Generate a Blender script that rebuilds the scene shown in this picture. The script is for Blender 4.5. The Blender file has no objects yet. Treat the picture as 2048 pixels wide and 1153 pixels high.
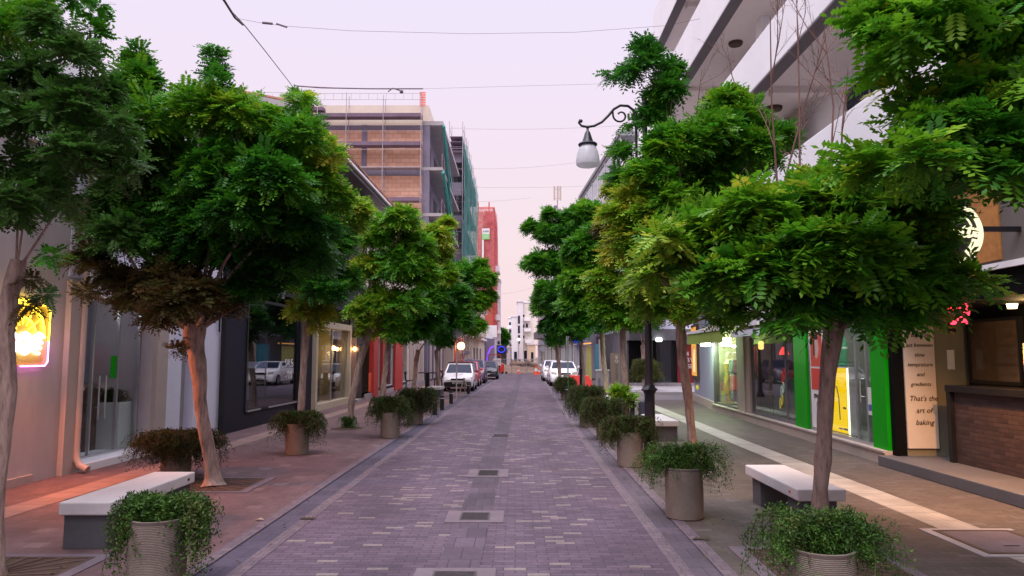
import bpy, math, random
import numpy as np
from mathutils import Vector, Matrix

R = math.radians
S = bpy.context.scene
COL = S.collection
random.seed(7)

# ------------------------------------------------------------------ camera
F = 1450.0                      # focal length in photograph pixels (2048 wide)
PITCH, YAW, CAMH = R(5.34), R(0.237), 1.85
cd = bpy.data.cameras.new('camera')
cam = bpy.data.objects.new('camera', cd)
COL.objects.link(cam)
cd.sensor_width = 36.0
cd.lens = F / 2048 * 36
cd.clip_end = 3000
cam.location = (0, 0, CAMH)
cam.rotation_euler = (R(90) + PITCH, 0, YAW)
S.camera = cam

# ------------------------------------------------------------------ world
W = bpy.data.worlds.new('World')
S.world = W
W.use_nodes = True
wn, wl = W.node_tree.nodes, W.node_tree.links
wn.clear()
SUN_EL, SUN_AZ = R(62), R(205)
sky = wn.new('ShaderNodeTexSky'); sky.sky_type = 'NISHITA'; sky.sun_disc = False
sky.sun_elevation = SUN_EL; sky.sun_rotation = SUN_AZ
tc = wn.new('ShaderNodeTexCoord'); sx = wn.new('ShaderNodeSeparateXYZ')
wl.new(tc.outputs['Generated'], sx.inputs[0])
rp = wn.new('ShaderNodeValToRGB'); wl.new(sx.outputs['Z'], rp.inputs[0])
el = rp.color_ramp.elements
el[0].position = 0.0; el[0].color = (.955, .70, .71, 1)
el[1].position = 1.0; el[1].color = (.86, .82, 1.0, 1)
for p, c in ((.05, (.96, .725, .74, 1)), (.146, (.955, .775, .80, 1)), (.30, (.925, .79, .92, 1)), (.44, (.882, .80, .97, 1)), (.6, (.90, .83, 1.0, 1))):
    e = el.new(p); e.color = c
b1 = wn.new('ShaderNodeBackground'); wl.new(rp.outputs[0], b1.inputs[0])
# a brighter overhead sky than the strip over the roofs
mr = wn.new('ShaderNodeMapRange'); wl.new(sx.outputs['Z'], mr.inputs[0])
mr.inputs[1].default_value = .48; mr.inputs[2].default_value = .82; mr.inputs[3].default_value = .985; mr.inputs[4].default_value = 3.1
wl.new(mr.outputs[0], b1.inputs[1])
b2 = wn.new('ShaderNodeBackground'); wl.new(sky.outputs[0], b2.inputs[0]); b2.inputs[1].default_value = .004
ad = wn.new('ShaderNodeAddShader'); wl.new(b1.outputs[0], ad.inputs[0]); wl.new(b2.outputs[0], ad.inputs[1])
wo = wn.new('ShaderNodeOutputWorld'); wl.new(ad.outputs[0], wo.inputs[0])

sd = bpy.data.lights.new('sun', 'SUN'); sun = bpy.data.objects.new('sun', sd); COL.objects.link(sun)
sd.energy = 2.4; sd.angle = R(34); sd.color = (1.0, .93, .90)
sun.rotation_euler = (R(90) - SUN_EL, 0, R(180) - SUN_AZ)
sun.location = (0, -20, 40)

S.view_settings.view_transform = 'Standard'
S.view_settings.look = 'None'
S.view_settings.exposure = 0.0
S.view_settings.gamma = 1.0
S.render.engine = 'CYCLES'
S.cycles.use_denoising = True
S.cycles.max_bounces = 6
S.cycles.diffuse_bounces = 3
S.cycles.glossy_bounces = 3
S.cycles.transmission_bounces = 4
S.cycles.transparent_max_bounces = 16
S.cycles.caustics_reflective = False
S.cycles.caustics_refractive = False

# ------------------------------------------------------------------ picture -> place
_f = Vector((-math.sin(YAW) * math.cos(PITCH), math.cos(YAW) * math.cos(PITCH), math.sin(PITCH)))
_r = Vector((math.cos(YAW), math.sin(YAW), 0))
_u = _r.cross(_f)
C0 = Vector((0, 0, CAMH))
def ray(px, py): return _f + _r * ((px - 1024) / F) + _u * ((576.5 - py) / F)
def at(px, py, Y):
    d = ray(px, py); return C0 + d * (Y / d.y)
def gnd(px, py, z=0.0):
    d = ray(px, py); return C0 + d * ((z - CAMH) / d.z)

# ------------------------------------------------------------------ materials
class NT:
    def __init__(s, name):
        s.m = bpy.data.materials.new(name); s.m.use_nodes = True
        s.n = s.m.node_tree.nodes; s.l = s.m.node_tree.links; s.n.clear()
        s.out = s.n.new('ShaderNodeOutputMaterial')
    def N(s, t, **k):
        n = s.n.new(t)
        for a, b in k.items(): setattr(n, a, b)
        return n
    def put(s, i, v):
        if isinstance(v, (int, float)): i.default_value = v
        elif isinstance(v, (tuple, list)): i.default_value = tuple(v) + ((1,) if len(v) == 3 and len(i.default_value) == 4 else ())
        else: s.l.new(v, i)
    def math(s, op, a, b=0.0, c=None):
        n = s.N('ShaderNodeMath', operation=op); s.put(n.inputs[0], a); s.put(n.inputs[1], b)
        if c is not None: s.put(n.inputs[2], c)
        return n.outputs[0]
    def mix(s, f, a, b, mode='MIX'):
        n = s.N('ShaderNodeMixRGB', blend_type=mode); s.put(n.inputs[0], f); s.put(n.inputs[1], a); s.put(n.inputs[2], b)
        return n.outputs[0]
    def obj(s, scale=(1, 1, 1)):
        t = s.N('ShaderNodeTexCoord'); m = s.N('ShaderNodeMapping'); m.inputs['Scale'].default_value = scale
        s.l.new(t.outputs['Object'], m.inputs[0]); return m.outputs[0]
    def noise(s, vec, scale, detail=4.0, rough=.55):
        n = s.N('ShaderNodeTexNoise'); s.put(n.inputs['Vector'], vec)
        n.inputs['Scale'].default_value = scale; n.inputs['Detail'].default_value = detail; n.inputs['Roughness'].default_value = rough
        return n.outputs['Fac']
    def ramp(s, f, *st):
        n = s.N('ShaderNodeValToRGB'); s.put(n.inputs[0], f); e = n.color_ramp.elements
        e[0].position, e[1].position = st[0][0], st[-1][0]
        e[0].color, e[1].color = tuple(st[0][1]) + (1,), tuple(st[-1][1]) + (1,)
        for p, c in st[1:-1]:
            k = e.new(p); k.color = tuple(c) + (1,)
        return n.outputs[0]
    def principled(s, col, rough=.6, metal=0., spec=.5, bump=None, bstr=.3, bdist=.01):
        p = s.N('ShaderNodeBsdfPrincipled'); s.put(p.inputs['Base Color'], col); s.put(p.inputs['Roughness'], rough)
        p.inputs['Metallic'].default_value = metal; p.inputs['Specular IOR Level'].default_value = spec
        if bump is not None:
            b = s.N('ShaderNodeBump'); b.inputs['Strength'].default_value = bstr; b.inputs['Distance'].default_value = bdist
            s.l.new(bump, b.inputs['Height']); s.l.new(b.outputs[0], p.inputs['Normal'])
        return p.outputs[0]
    def fin(s, sh): s.l.new(sh, s.out.inputs[0]); return s.m

def sc3(c, k): return tuple(max(0, min(1, x * k)) for x in c)
def pm(name, col, rough=.65, var=.16, scale=3., bump=.25, bscale=40., metal=0., spec=.4, stretch=(1, 1, 1), dist=.004):
    t = NT(name); v = t.obj(stretch)
    a = t.noise(v, scale); b = t.noise(v, scale * 9, 3)
    f = t.math('ADD', t.math('MULTIPLY', a, .7), t.math('MULTIPLY', b, .3))
    c = t.ramp(f, (.3, sc3(col, 1 - var)), (.5, col), (.72, sc3(col, 1 + var)))
    rr = t.math('ADD', rough - .08, t.math('MULTIPLY', a, .16))
    return t.fin(t.principled(c, rr, metal, spec, t.noise(v, bscale, 3) if bump else None, bump, dist))
def em(name, col, st, back=(.02, .02, .02)):
    t = NT(name); e = t.N('ShaderNodeEmission'); t.put(e.inputs[0], col); e.inputs[1].default_value = st
    return t.fin(e.outputs[0])
def glassmat(name, tint=(.86, .9, .9), k=.30):
    t = NT(name)
    tr = t.N('ShaderNodeBsdfTransparent'); t.put(tr.inputs[0], tint)
    gl = t.N('ShaderNodeBsdfGlossy'); gl.inputs['Roughness'].default_value = .015; t.put(gl.inputs[0], (.9, .92, .95))
    g = t.N('ShaderNodeNewGeometry'); dp = t.N('ShaderNodeVectorMath', operation='DOT_PRODUCT')
    t.l.new(g.outputs['Normal'], dp.inputs[0]); t.l.new(g.outputs['Incoming'], dp.inputs[1])
    q = t.math('SUBTRACT', 1.0, t.math('ABSOLUTE', dp.outputs['Value']))
    f = t.math('MULTIPLY', t.math('ADD', .04, t.math('MULTIPLY', t.math('POWER', q, 5.0), .9)), k)
    m = t.N('ShaderNodeMixShader'); t.put(m.inputs[0], f); t.l.new(tr.outputs[0], m.inputs[1]); t.l.new(gl.outputs[0], m.inputs[2])
    return t.fin(m.outputs[0])
def netmat(name, col, fill=.6, col2=None):
    t = NT(name); v = t.obj()
    tr = t.N('ShaderNodeBsdfTransparent')
    d = t.N('ShaderNodeBsdfDiffuse'); t.put(d.inputs[0], t.ramp(t.noise(v, .5, 5), (.3, sc3(col, .75)), (.7, col2 or sc3(col, 1.25))))
    l = t.N('ShaderNodeBsdfTranslucent'); t.put(l.inputs[0], col)
    m0 = t.N('ShaderNodeMixShader'); m0.inputs[0].default_value = .45; t.l.new(d.outputs[0], m0.inputs[1]); t.l.new(l.outputs[0], m0.inputs[2])
    f = t.math('ADD', fill - .2, t.math('MULTIPLY', t.noise(v, 1.3, 6), .4))
    m = t.N('ShaderNodeMixShader'); t.put(m.inputs[0], f); t.l.new(tr.outputs[0], m.inputs[1]); t.l.new(m0.outputs[0], m.inputs[2])
    return t.fin(m.outputs[0])
def leafmat(name, trans=.38, rough=.5):
    t = NT(name); a = t.N('ShaderNodeAttribute'); a.attribute_name = 'leafcol'
    g = t.N('ShaderNodeNewGeometry')
    c = t.mix(1.0, a.outputs['Color'], t.ramp(g.outputs['Random Per Island'], (0, (.72, .74, .7)), (1, (1.0, 1.0, 1.0))), 'MULTIPLY')
    p = t.principled(c, rough, 0, .35)
    l = t.N('ShaderNodeBsdfTranslucent'); t.put(l.inputs[0], c)
    m = t.N('ShaderNodeMixShader'); m.inputs[0].default_value = trans; t.l.new(p, m.inputs[1]); t.l.new(l.outputs[0], m.inputs[2])
    return t.fin(m.outputs[0])
def bricks(name, ca, cb, mortar, w, h, plane='XY', pale=None, frac=0., ms=.006, rough=.75, bump=.35, stain=.3, big=.35, spots=False, ramp_lo=.3):
    """running-bond units: each unit gets its own random tone, a share of them a pale one"""
    t = NT(name); v = t.obj(); sp = t.N('ShaderNodeSeparateXYZ'); t.l.new(v, sp.inputs[0])
    ax = {'X': 0, 'Y': 1, 'Z': 2}
    x, y = sp.outputs[ax[plane[0]]], sp.outputs[ax[plane[1]]]
    row = t.math('FLOOR', t.math('DIVIDE', y, h))
    sh = t.math('MULTIPLY', t.math('MODULO', t.math('ABSOLUTE', row), 2.0), w * .5)
    xs = t.math('ADD', x, sh)
    colm = t.math('FLOOR', t.math('DIVIDE', xs, w))
    cb_ = t.N('ShaderNodeCombineXYZ'); t.put(cb_.inputs[0], colm); t.put(cb_.inputs[1], row)
    wnz = t.N('ShaderNodeTexWhiteNoise', noise_dimensions='3D'); t.l.new(cb_.outputs[0], wnz.inputs['Vector'])
    cb2 = t.N('ShaderNodeCombineXYZ'); t.put(cb2.inputs[0], colm); t.put(cb2.inputs[1], row); cb2.inputs[2].default_value = 7.3
    wn2 = t.N('ShaderNodeTexWhiteNoise', noise_dimensions='3D'); t.l.new(cb2.outputs[0], wn2.inputs['Vector'])
    c = t.ramp(wnz.outputs['Value'], (0, ca), (1, cb))
    if pale:
        c = t.mix(t.math('LESS_THAN', wn2.outputs['Value'], frac), c, pale)
    fx = t.math('MULTIPLY', t.math('FRACT', t.math('DIVIDE', xs, w)), w)
    fy = t.math('MULTIPLY', t.math('FRACT', t.math('DIVIDE', y, h)), h)
    dx = t.math('MINIMUM', fx, t.math('SUBTRACT', w, fx)); dy = t.math('MINIMUM', fy, t.math('SUBTRACT', h, fy))
    d = t.math('MINIMUM', dx, dy)
    jn = t.N('ShaderNodeMapRange'); t.put(jn.inputs[0], d); jn.inputs[1].default_value = ms * .4; jn.inputs[2].default_value = ms
    c = t.mix(jn.outputs[0], mortar, c)
    n1 = t.noise(v, big, 6, .6); n2 = t.noise(v, 18., 4)
    c = t.mix(1.0, c, t.ramp(n1, (ramp_lo, (1 - stain,) * 3), (.68, (1 + stain * .25,) * 3)), 'MULTIPLY')
    c = t.mix(1.0, c, t.ramp(n2, (.25, (.8,) * 3), (.75, (1.12,) * 3)), 'MULTIPLY')
    if spots:
        vo = t.N('ShaderNodeTexVoronoi'); t.put(vo.inputs['Vector'], v); vo.inputs['Scale'].default_value = 1.7
        sp2 = t.N('ShaderNodeMapRange'); t.put(sp2.inputs[0], t.math('ADD', vo.outputs['Distance'], t.math('MULTIPLY', n2, .03))); sp2.inputs[1].default_value = .035; sp2.inputs[2].default_value = .06; sp2.inputs[3].default_value = .62; sp2.inputs[4].default_value = 1.0
        n3 = t.noise(t.obj((1, .22, 1)), 1.1, 5, .65)
        c = t.mix(1.0, c, t.ramp(n3, (.34, (.74, .72, .74)), (.6, (1.06, 1.05, 1.05))), 'MULTIPLY')
        c = t.mix(1.0, c, sp2.outputs[0], 'MULTIPLY')
    hgt = t.math('ADD', jn.outputs[0], t.math('MULTIPLY', n2, .35))
    rr = t.math('ADD', rough - .15, t.math('MULTIPLY', n1, .3))
    return t.fin(t.principled(c, rr, 0, .4, hgt, bump, .006))

M = {}
M['road'] = bricks('road_pavers', (.098, .068, .099), (.158, .110, .150), (.058, .042, .06), .2, .08, pale=(.255, .205, .20), frac=.085, stain=.34, spots=True)
M['walk'] = bricks('pavement_pavers', (.148, .088, .092), (.194, .117, .121), (.10, .062, .065), .2, .2, pale=(.23, .155, .155), frac=.05, stain=.3, ms=.004, spots=True)
M['walk_r'] = bricks('right_pavement_pavers', (.102, .080, .072), (.135, .107, .096), (.068, .055, .05), .2, .1, pale=(.155, .13, .126), frac=.05, stain=.35, ms=.004, spots=True)
M['channel_r'] = bricks('right_channel_setts', (.10, .076, .102), (.135, .104, .135), (.065, .053, .068), .3, .3, stain=.4)
M['channel'] = bricks('channel_setts', (.075, .063, .098), (.108, .09, .130), (.055, .045, .07), .3, .3, stain=.35)
M['centre'] = bricks('centre_setts', (.078, .055, .08), (.112, .082, .110), (.05, .035, .05), .2, .4, stain=.4, big=.9)
M['edge'] = bricks('edge_setts', (.15, .112, .138), (.20, .15, .172), (.09, .07, .085), .12, .12, stain=.25)
def tactile(name, ca, cb):
    t = NT(name); v = t.obj(); sp = t.N('ShaderNodeSeparateXYZ'); t.l.new(v, sp.inputs[0])
    fx = t.math('FRACT', t.math('DIVIDE', sp.outputs[0], .09)); bar = t.math('GREATER_THAN', t.math('ABSOLUTE', t.math('SUBTRACT', fx, .5)), .24)
    fy = t.math('FRACT', t.math('DIVIDE', sp.outputs[1], .4)); jt = t.math('GREATER_THAN', fy, .03)
    n = t.noise(v, 2.5, 5); c = t.mix(t.math('MULTIPLY', bar, .35), cb, ca); c = t.mix(jt, sc3(ca, .5), c)
    c = t.mix(1.0, c, t.ramp(n, (.3, (.72,) * 3), (.7, (1.08,) * 3)), 'MULTIPLY')
    return t.fin(t.principled(c, .7, 0, .4, bar, .5, .008))
M['tactile'] = tactile('tactile_tiles', (.30, .275, .255), (.38, .35, .325))
M['tactile_l'] = tactile('tactile_tiles_left', (.25, .16, .145), (.31, .20, .18))
M['asphalt'] = pm('asphalt', (.13, .115, .12), .85, .2, 1.2, .5, 120.)
M['dirt'] = pm('dirt', (.25, .16, .11), .95, .35, .9, .8, 8., dist=.05)
M['concrete'] = pm('concrete', (.36, .33, .34), .8, .18, 2., .4, 60.)
M['conc_dark'] = pm('dark_concrete', (.16, .15, .17), .85, .25, .6, .4, 30.)
M['collar'] = pm('collar_concrete', (.150, .116, .135), .8, .22, 3., .5, 70.)
M['white_conc'] = pm('white_concrete', (.62, .585, .58), .6, .13, 1.6, .35, 90.)
M['base_grey'] = pm('bench_base_grey', (.085, .085, .095), .7, .2, 4.)
M['pot'] = pm('pot_concrete', (.21, .172, .145), .85, .22, 3.5, .6, 90.)
M['soil'] = pm('soil', (.07, .045, .03), .95, .4, 14., .8, 60.)
M['iron'] = pm('cast_iron', (.085, .07, .075), .55, .3, 10., .5, 80., metal=.6)
M['rust'] = pm('rusty_iron', (.10, .06, .05), .75, .4, 9., .5, 80., metal=.3)
M['black'] = pm('black_paint', (.012, .012, .015), .4, .3, 5., .1)
M['black_matt'] = pm('black_matt', (.004, .004, .0045), .8, .3, 4., .1, spec=.1)
M['navy'] = pm('navy_cladding', (.012, .012, .027), .5, .25, .9, .1, spec=.2)
M['lamp_iron'] = pm('lamp_post_paint', (.016, .016, .026), .38, .25, 8., .25, 60., spec=.5)
M['bark'] = None
t = NT('bark'); v = t.obj((7, 7, 1.4)); n = t.noise(v, 3.2, 7, .65); n2 = t.noise(t.obj((1, 1, 1)), 2.2, 4)
c = t.ramp(n, (.28, (.15, .10, .085)), (.5, (.37, .265, .225)), (.75, (.52, .40, .345)))
c = t.mix(1.0, c, t.ramp(n2, (.3, (.7,) * 3), (.7, (1.15,) * 3)), 'MULTIPLY')
M['bark'] = t.fin(t.principled(c, .9, 0, .2, n, .9, .02))
M['twig'] = pm('dry_twig', (.17, .085, .075), .85, .2, 6.)
M['leaf'] = leafmat('leaf')
M['fern'] = leafmat('fern', .3, .6)
M['beige'] = pm('beige_render', (.51, .47, .48), .85, .13, .9, .35, 60., stretch=(1, 1, .35))
M['beige2'] = pm('beige_stone', (.46, .39, .36), .8, .12, 1.2, .3, 50.)
M['white_wall'] = pm('white_wall', (.72, .72, .86), .8, .07, .7, .25, 60.)
M['white_slab'] = pm('white_balcony', (.86, .84, .87), .7, .05, .5, .12, 60.)
M['soffit'] = pm('soffit_paint', (.80, .72, .70), .8, .07, .5, .12, 60.)
M['soffit_edge'] = pm('drip_band', (.15, .135, .15), .75, .15, 1.)
M['cream'] = pm('cream_render', (.66, .57, .47), .8, .10, .6, .25, 50.)
M['tan'] = pm('tan_stone', (.46, .38, .33), .75, .12, 1.5, .3, 50.)
M['grey_panel'] = pm('grey_panel', (.30, .30, .32), .5, .10, 1.)
M['silver'] = pm('brushed_metal', (.55, .55, .57), .35, .08, 6., .1, metal=.9)
M['downpipe'] = pm('downpipe_paint', (.48, .40, .36), .5, .15, 3., .1)
M['glass'] = glassmat('shop_glass', (.93, .96, .95), .8)
M['glass_dark'] = glassmat('tinted_glass', (.72, .75, .80), 1.1)
M['interior'] = pm('interior_wall', (.16, .145, .14), .8, .2, 1.)
M['interior_lit'] = pm('interior_lit', (.34, .36, .33), .8, .15, 1.)
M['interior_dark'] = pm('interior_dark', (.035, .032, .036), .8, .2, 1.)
M['interior_warm'] = pm('interior_warm', (.42, .34, .22), .8, .15, 1.)
M['green'] = pm('green_cladding', (.004, .31, .004), .45, .14, 1.2, .05, spec=.12)
M['red'] = pm('red_paint', (.50, .045, .035), .5, .15, 1.5)
M['redclad'] = pm('red_cladding', (.46, .10, .075), .6, .15, .5)
M['dark_glass'] = pm('dark_pane', (.03, .035, .05), .08, .2, .6, 0, spec=.8)
M['pane'] = pm('blue_pane', (.016, .022, .048), .15, .3, .8, 0, spec=.15)
M['tile'] = bricks('roof_tiles', (.30, .12, .075), (.45, .21, .13), (.12, .05, .04), .22, .3, 'YX', stain=.3, ms=.02)
M['blk'] = bricks('clay_blocks', (.68, .36, .24), (.82, .48, .34), (.46, .26, .18), .62, .30, 'XZ', pale=(.80, .47, .34), frac=.12, stain=.12, ms=.02, bump=.3, big=.12)
M['lilac_conc'] = pm('lilac_concrete', (.20, .175, .235), .85, .18, .5, .3, 20.)
M['plank'] = pm('scaffold_plank', (.16, .11, .155), .8, .25, 1.)
M['steel'] = pm('scaffold_steel', (.42, .36, .38), .5, .2, 3., .1, metal=.5)
M['greennet'] = netmat('green_netting', (.12, .42, .35), .60, (.22, .54, .48))
M['rednet'] = netmat('red_netting', (.85, .25, .26), .62, (.95, .42, .42))
M['counter_brick'] = bricks('dark_bricks', (.055, .032, .031), (.10, .06, .055), (.05, .035, .035), .22, .065, 'YZ', stain=.3, ms=.008)
M['stone_step'] = pm('step_stone', (.12, .11, .115), .6, .2, 1.5, .3, 40.)
M['paper'] = pm('paper', (.72, .70, .70), .8, .05, 3., 0)
M['ink'] = pm('ink', (.02, .02, .025), .8, .2, 3., 0)
M['wire'] = pm('cable', (.16, .11, .14), .7, .2, 3., 0)
M['tyre'] = pm('tyre', (.015, .015, .016), .8, .3, 8.)
M['orange'] = pm('orange_plastic', (.85, .13, .05), .45, .08, 4.)
M['barrier_red'] = pm('red_plastic', (.80, .06, .05), .4, .10, 3.)
M['white_p'] = pm('white_plastic', (.78, .76, .78), .4, .06, 4., .05)

# ------------------------------------------------------------------ mesh building
ORG = {}
def tag(o, label=None, cat=None, group=None, kind=None):
    if label: o['label'] = label
    if cat: o['category'] = cat
    if group: o['group'] = group
    if kind: o['kind'] = kind
    return o
def thing(name, loc, label, cat, group=None):
    o = bpy.data.objects.new(name, None); COL.objects.link(o)
    o.empty_display_size = .2; o.location = loc; ORG[o.name] = Vector(loc)
    return tag(o, label, cat, group)

class MB:
    def __init__(s): s.v, s.f, s.mi, s.m = [], [], [], 0
    def add(s, pts, faces):
        k = len(s.v); s.v += [tuple(p) for p in pts]
        for f in faces: s.f.append(tuple(i + k for i in f)); s.mi.append(s.m)
        return s
    def hexa(s, p): return s.add(p, [(3, 2, 1, 0), (4, 5, 6, 7), (0, 1, 5, 4), (1, 2, 6, 5), (2, 3, 7, 6), (3, 0, 4, 7)])
    def box(s, x0, x1, y0, y1, z0, z1):
        return s.hexa([(x0, y0, z0), (x1, y0, z0), (x1, y1, z0), (x0, y1, z0), (x0, y0, z1), (x1, y0, z1), (x1, y1, z1), (x0, y1, z1)])
    def quad(s, a, b, c, d): return s.add([a, b, c, d], [(0, 1, 2, 3)])
    def prism(s, pts, ext):
        n = len(pts); e = Vector(ext); P = [Vector(p) for p in pts]
        fs = [tuple(range(n - 1, -1, -1)), tuple(range(n, 2 * n))] + [(i, (i + 1) % n, n + (i + 1) % n, n + i) for i in range(n)]
        return s.add(P + [p + e for p in P], fs)
    def tube(s, pts, r, n=8, cap=True):
        P = [Vector(p) for p in pts]; m = len(P)
        rr = r if isinstance(r, (list, tuple)) else [r] * m
        ring = []; prev = None
        for i, p in enumerate(P):
            d = (P[min(i + 1, m - 1)] - P[max(i - 1, 0)]).normalized()
            a = prev if prev is not None else (Vector((0, 0, 1)) if abs(d.z) < .9 else Vector((1, 0, 0)))
            x = a - d * a.dot(d)
            if x.length < 1e-4: x = d.orthogonal()
            x.normalize(); y = d.cross(x); prev = x
            ring += [p + (x * math.cos(2 * math.pi * k / n) + y * math.sin(2 * math.pi * k / n)) * rr[i] for k in range(n)]
        fs = [(i * n + k, i * n + (k + 1) % n, (i + 1) * n + (k + 1) % n, (i + 1) * n + k) for i in range(m - 1) for k in range(n)]
        if cap: fs += [tuple(range(n - 1, -1, -1)), tuple(range((m - 1) * n, m * n))]
        return s.add(ring, fs)
    def lathe(s, cx, cy, prof, n=24, cap=True):
        P = [(cx + r * math.cos(2 * math.pi * k / n), cy + r * math.sin(2 * math.pi * k / n), z) for r, z in prof for k in range(n)]
        m = len(prof)
        fs = [(i * n + k, i * n + (k + 1) % n, (i + 1) * n + (k + 1) % n, (i + 1) * n + k) for i in range(m - 1) for k in range(n)]
        if cap: fs += [tuple(range(n - 1, -1, -1)), tuple(range((m - 1) * n, m * n))]
        return s.add(P, fs)
    def ball(s, c, r, n=16, sq=1.):
        k = n // 2; c = Vector(c); pts, fs = [], []
        for i in range(k + 1):
            a = math.pi * i / k
            for j in range(n):
                b = 2 * math.pi * j / n
                pts.append(c + Vector((r * math.sin(a) * math.cos(b), r * math.sin(a) * math.sin(b), r * sq * math.cos(a))))
        for i in range(k):
            for j in range(n): fs.append((i * n + j, (i + 1) * n + j, (i + 1) * n + (j + 1) % n, i * n + (j + 1) % n))
        return s.add(pts, fs)
    def build(s, name, mats, parent=None, smooth=False, bevel=0., origin=None, seg=2):
        if not isinstance(mats, (list, tuple)): mats = [mats]
        V = np.array(s.v, dtype=np.float64)
        if parent is not None: o0 = np.array(ORG[parent.name])
        elif origin is not None: o0 = np.array(origin, dtype=float)
        else: o0 = np.array([(V[:, 0].min() + V[:, 0].max()) / 2, (V[:, 1].min() + V[:, 1].max()) / 2, V[:, 2].min()])
        me = bpy.data.meshes.new(name); me.from_pydata((V - o0).tolist(), [], s.f)
        for m in mats: me.materials.append(m)
        if len(mats) > 1: me.polygons.foreach_set('material_index', s.mi)
        if smooth:
            me.polygons.foreach_set('use_smooth', [True] * len(me.polygons))
            me.set_sharp_from_angle(angle=R(40))
        o = bpy.data.objects.new(name, me); COL.objects.link(o)
        if parent is not None: o.parent = parent; ORG[o.name] = ORG[parent.name]
        else: o.location = o0; ORG[o.name] = Vector(o0)
        if bevel:
            b = o.modifiers.new('bevel', 'BEVEL'); b.width = bevel; b.segments = seg; b.limit_method = 'ANGLE'
        return o
def struct(name, mb, mat, **k): return tag(mb.build(name, mat, **k), kind='structure')
def boxes(name, mat, parent, *bx, **k):
    m = MB()
    for b in bx: m.box(*b)
    return m.build(name, mat, parent, **k)

def boxes_each(name, mat, parent, *bx, **k):
    for b in bx: boxes(name, mat, parent, b, **k)
def text(body, loc, right, up, size, mat, parent=None, name='lettering', shear=0., ext=.004, align='CENTER', bold=0.):
    cu = bpy.data.curves.new(name, 'FONT'); cu.body = body; cu.size = size; cu.shear = shear; cu.extrude = ext
    cu.align_x = align; cu.align_y = 'CENTER'; cu.offset = bold; cu.space_line = 1.0; cu.resolution_u = 3
    tmp = bpy.data.objects.new(name, cu); COL.objects.link(tmp)
    dg = bpy.context.evaluated_depsgraph_get()
    me = bpy.data.meshes.new_from_object(tmp.evaluated_get(dg)); bpy.data.objects.remove(tmp)
    me.name = name
    x = Vector(right).normalized(); y = Vector(up).normalized(); z = x.cross(y)
    mt = Matrix((x, y, z)).transposed().to_4x4(); mt.translation = Vector(loc) - (ORG[parent.name] if parent else Vector())
    if parent is not None: me.transform(mt)
    me.materials.clear(); me.materials.append(mat)
    o = bpy.data.objects.new(name, me); COL.objects.link(o)
    if parent is not None: o.parent = parent; ORG[o.name] = ORG[parent.name]
    else: o.matrix_world = mt; ORG[o.name] = Vector(loc)
    return o
def copy_tree(o, parent=None):
    c = o.copy(); COL.objects.link(c); c.parent = parent
    for ch in list(o.children): copy_tree(ch, c)
    return c
def lamp(name, loc, energy, col, r=.05, parent=None):
    d = bpy.data.lights.new(name, 'POINT'); d.energy = energy; d.color = col; d.shadow_soft_size = r
    o = bpy.data.objects.new(name, d); COL.objects.link(o)
    o.location = Vector(loc) - (ORG[parent.name] if parent else Vector())
    if parent: o.parent = parent
    return o

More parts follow.
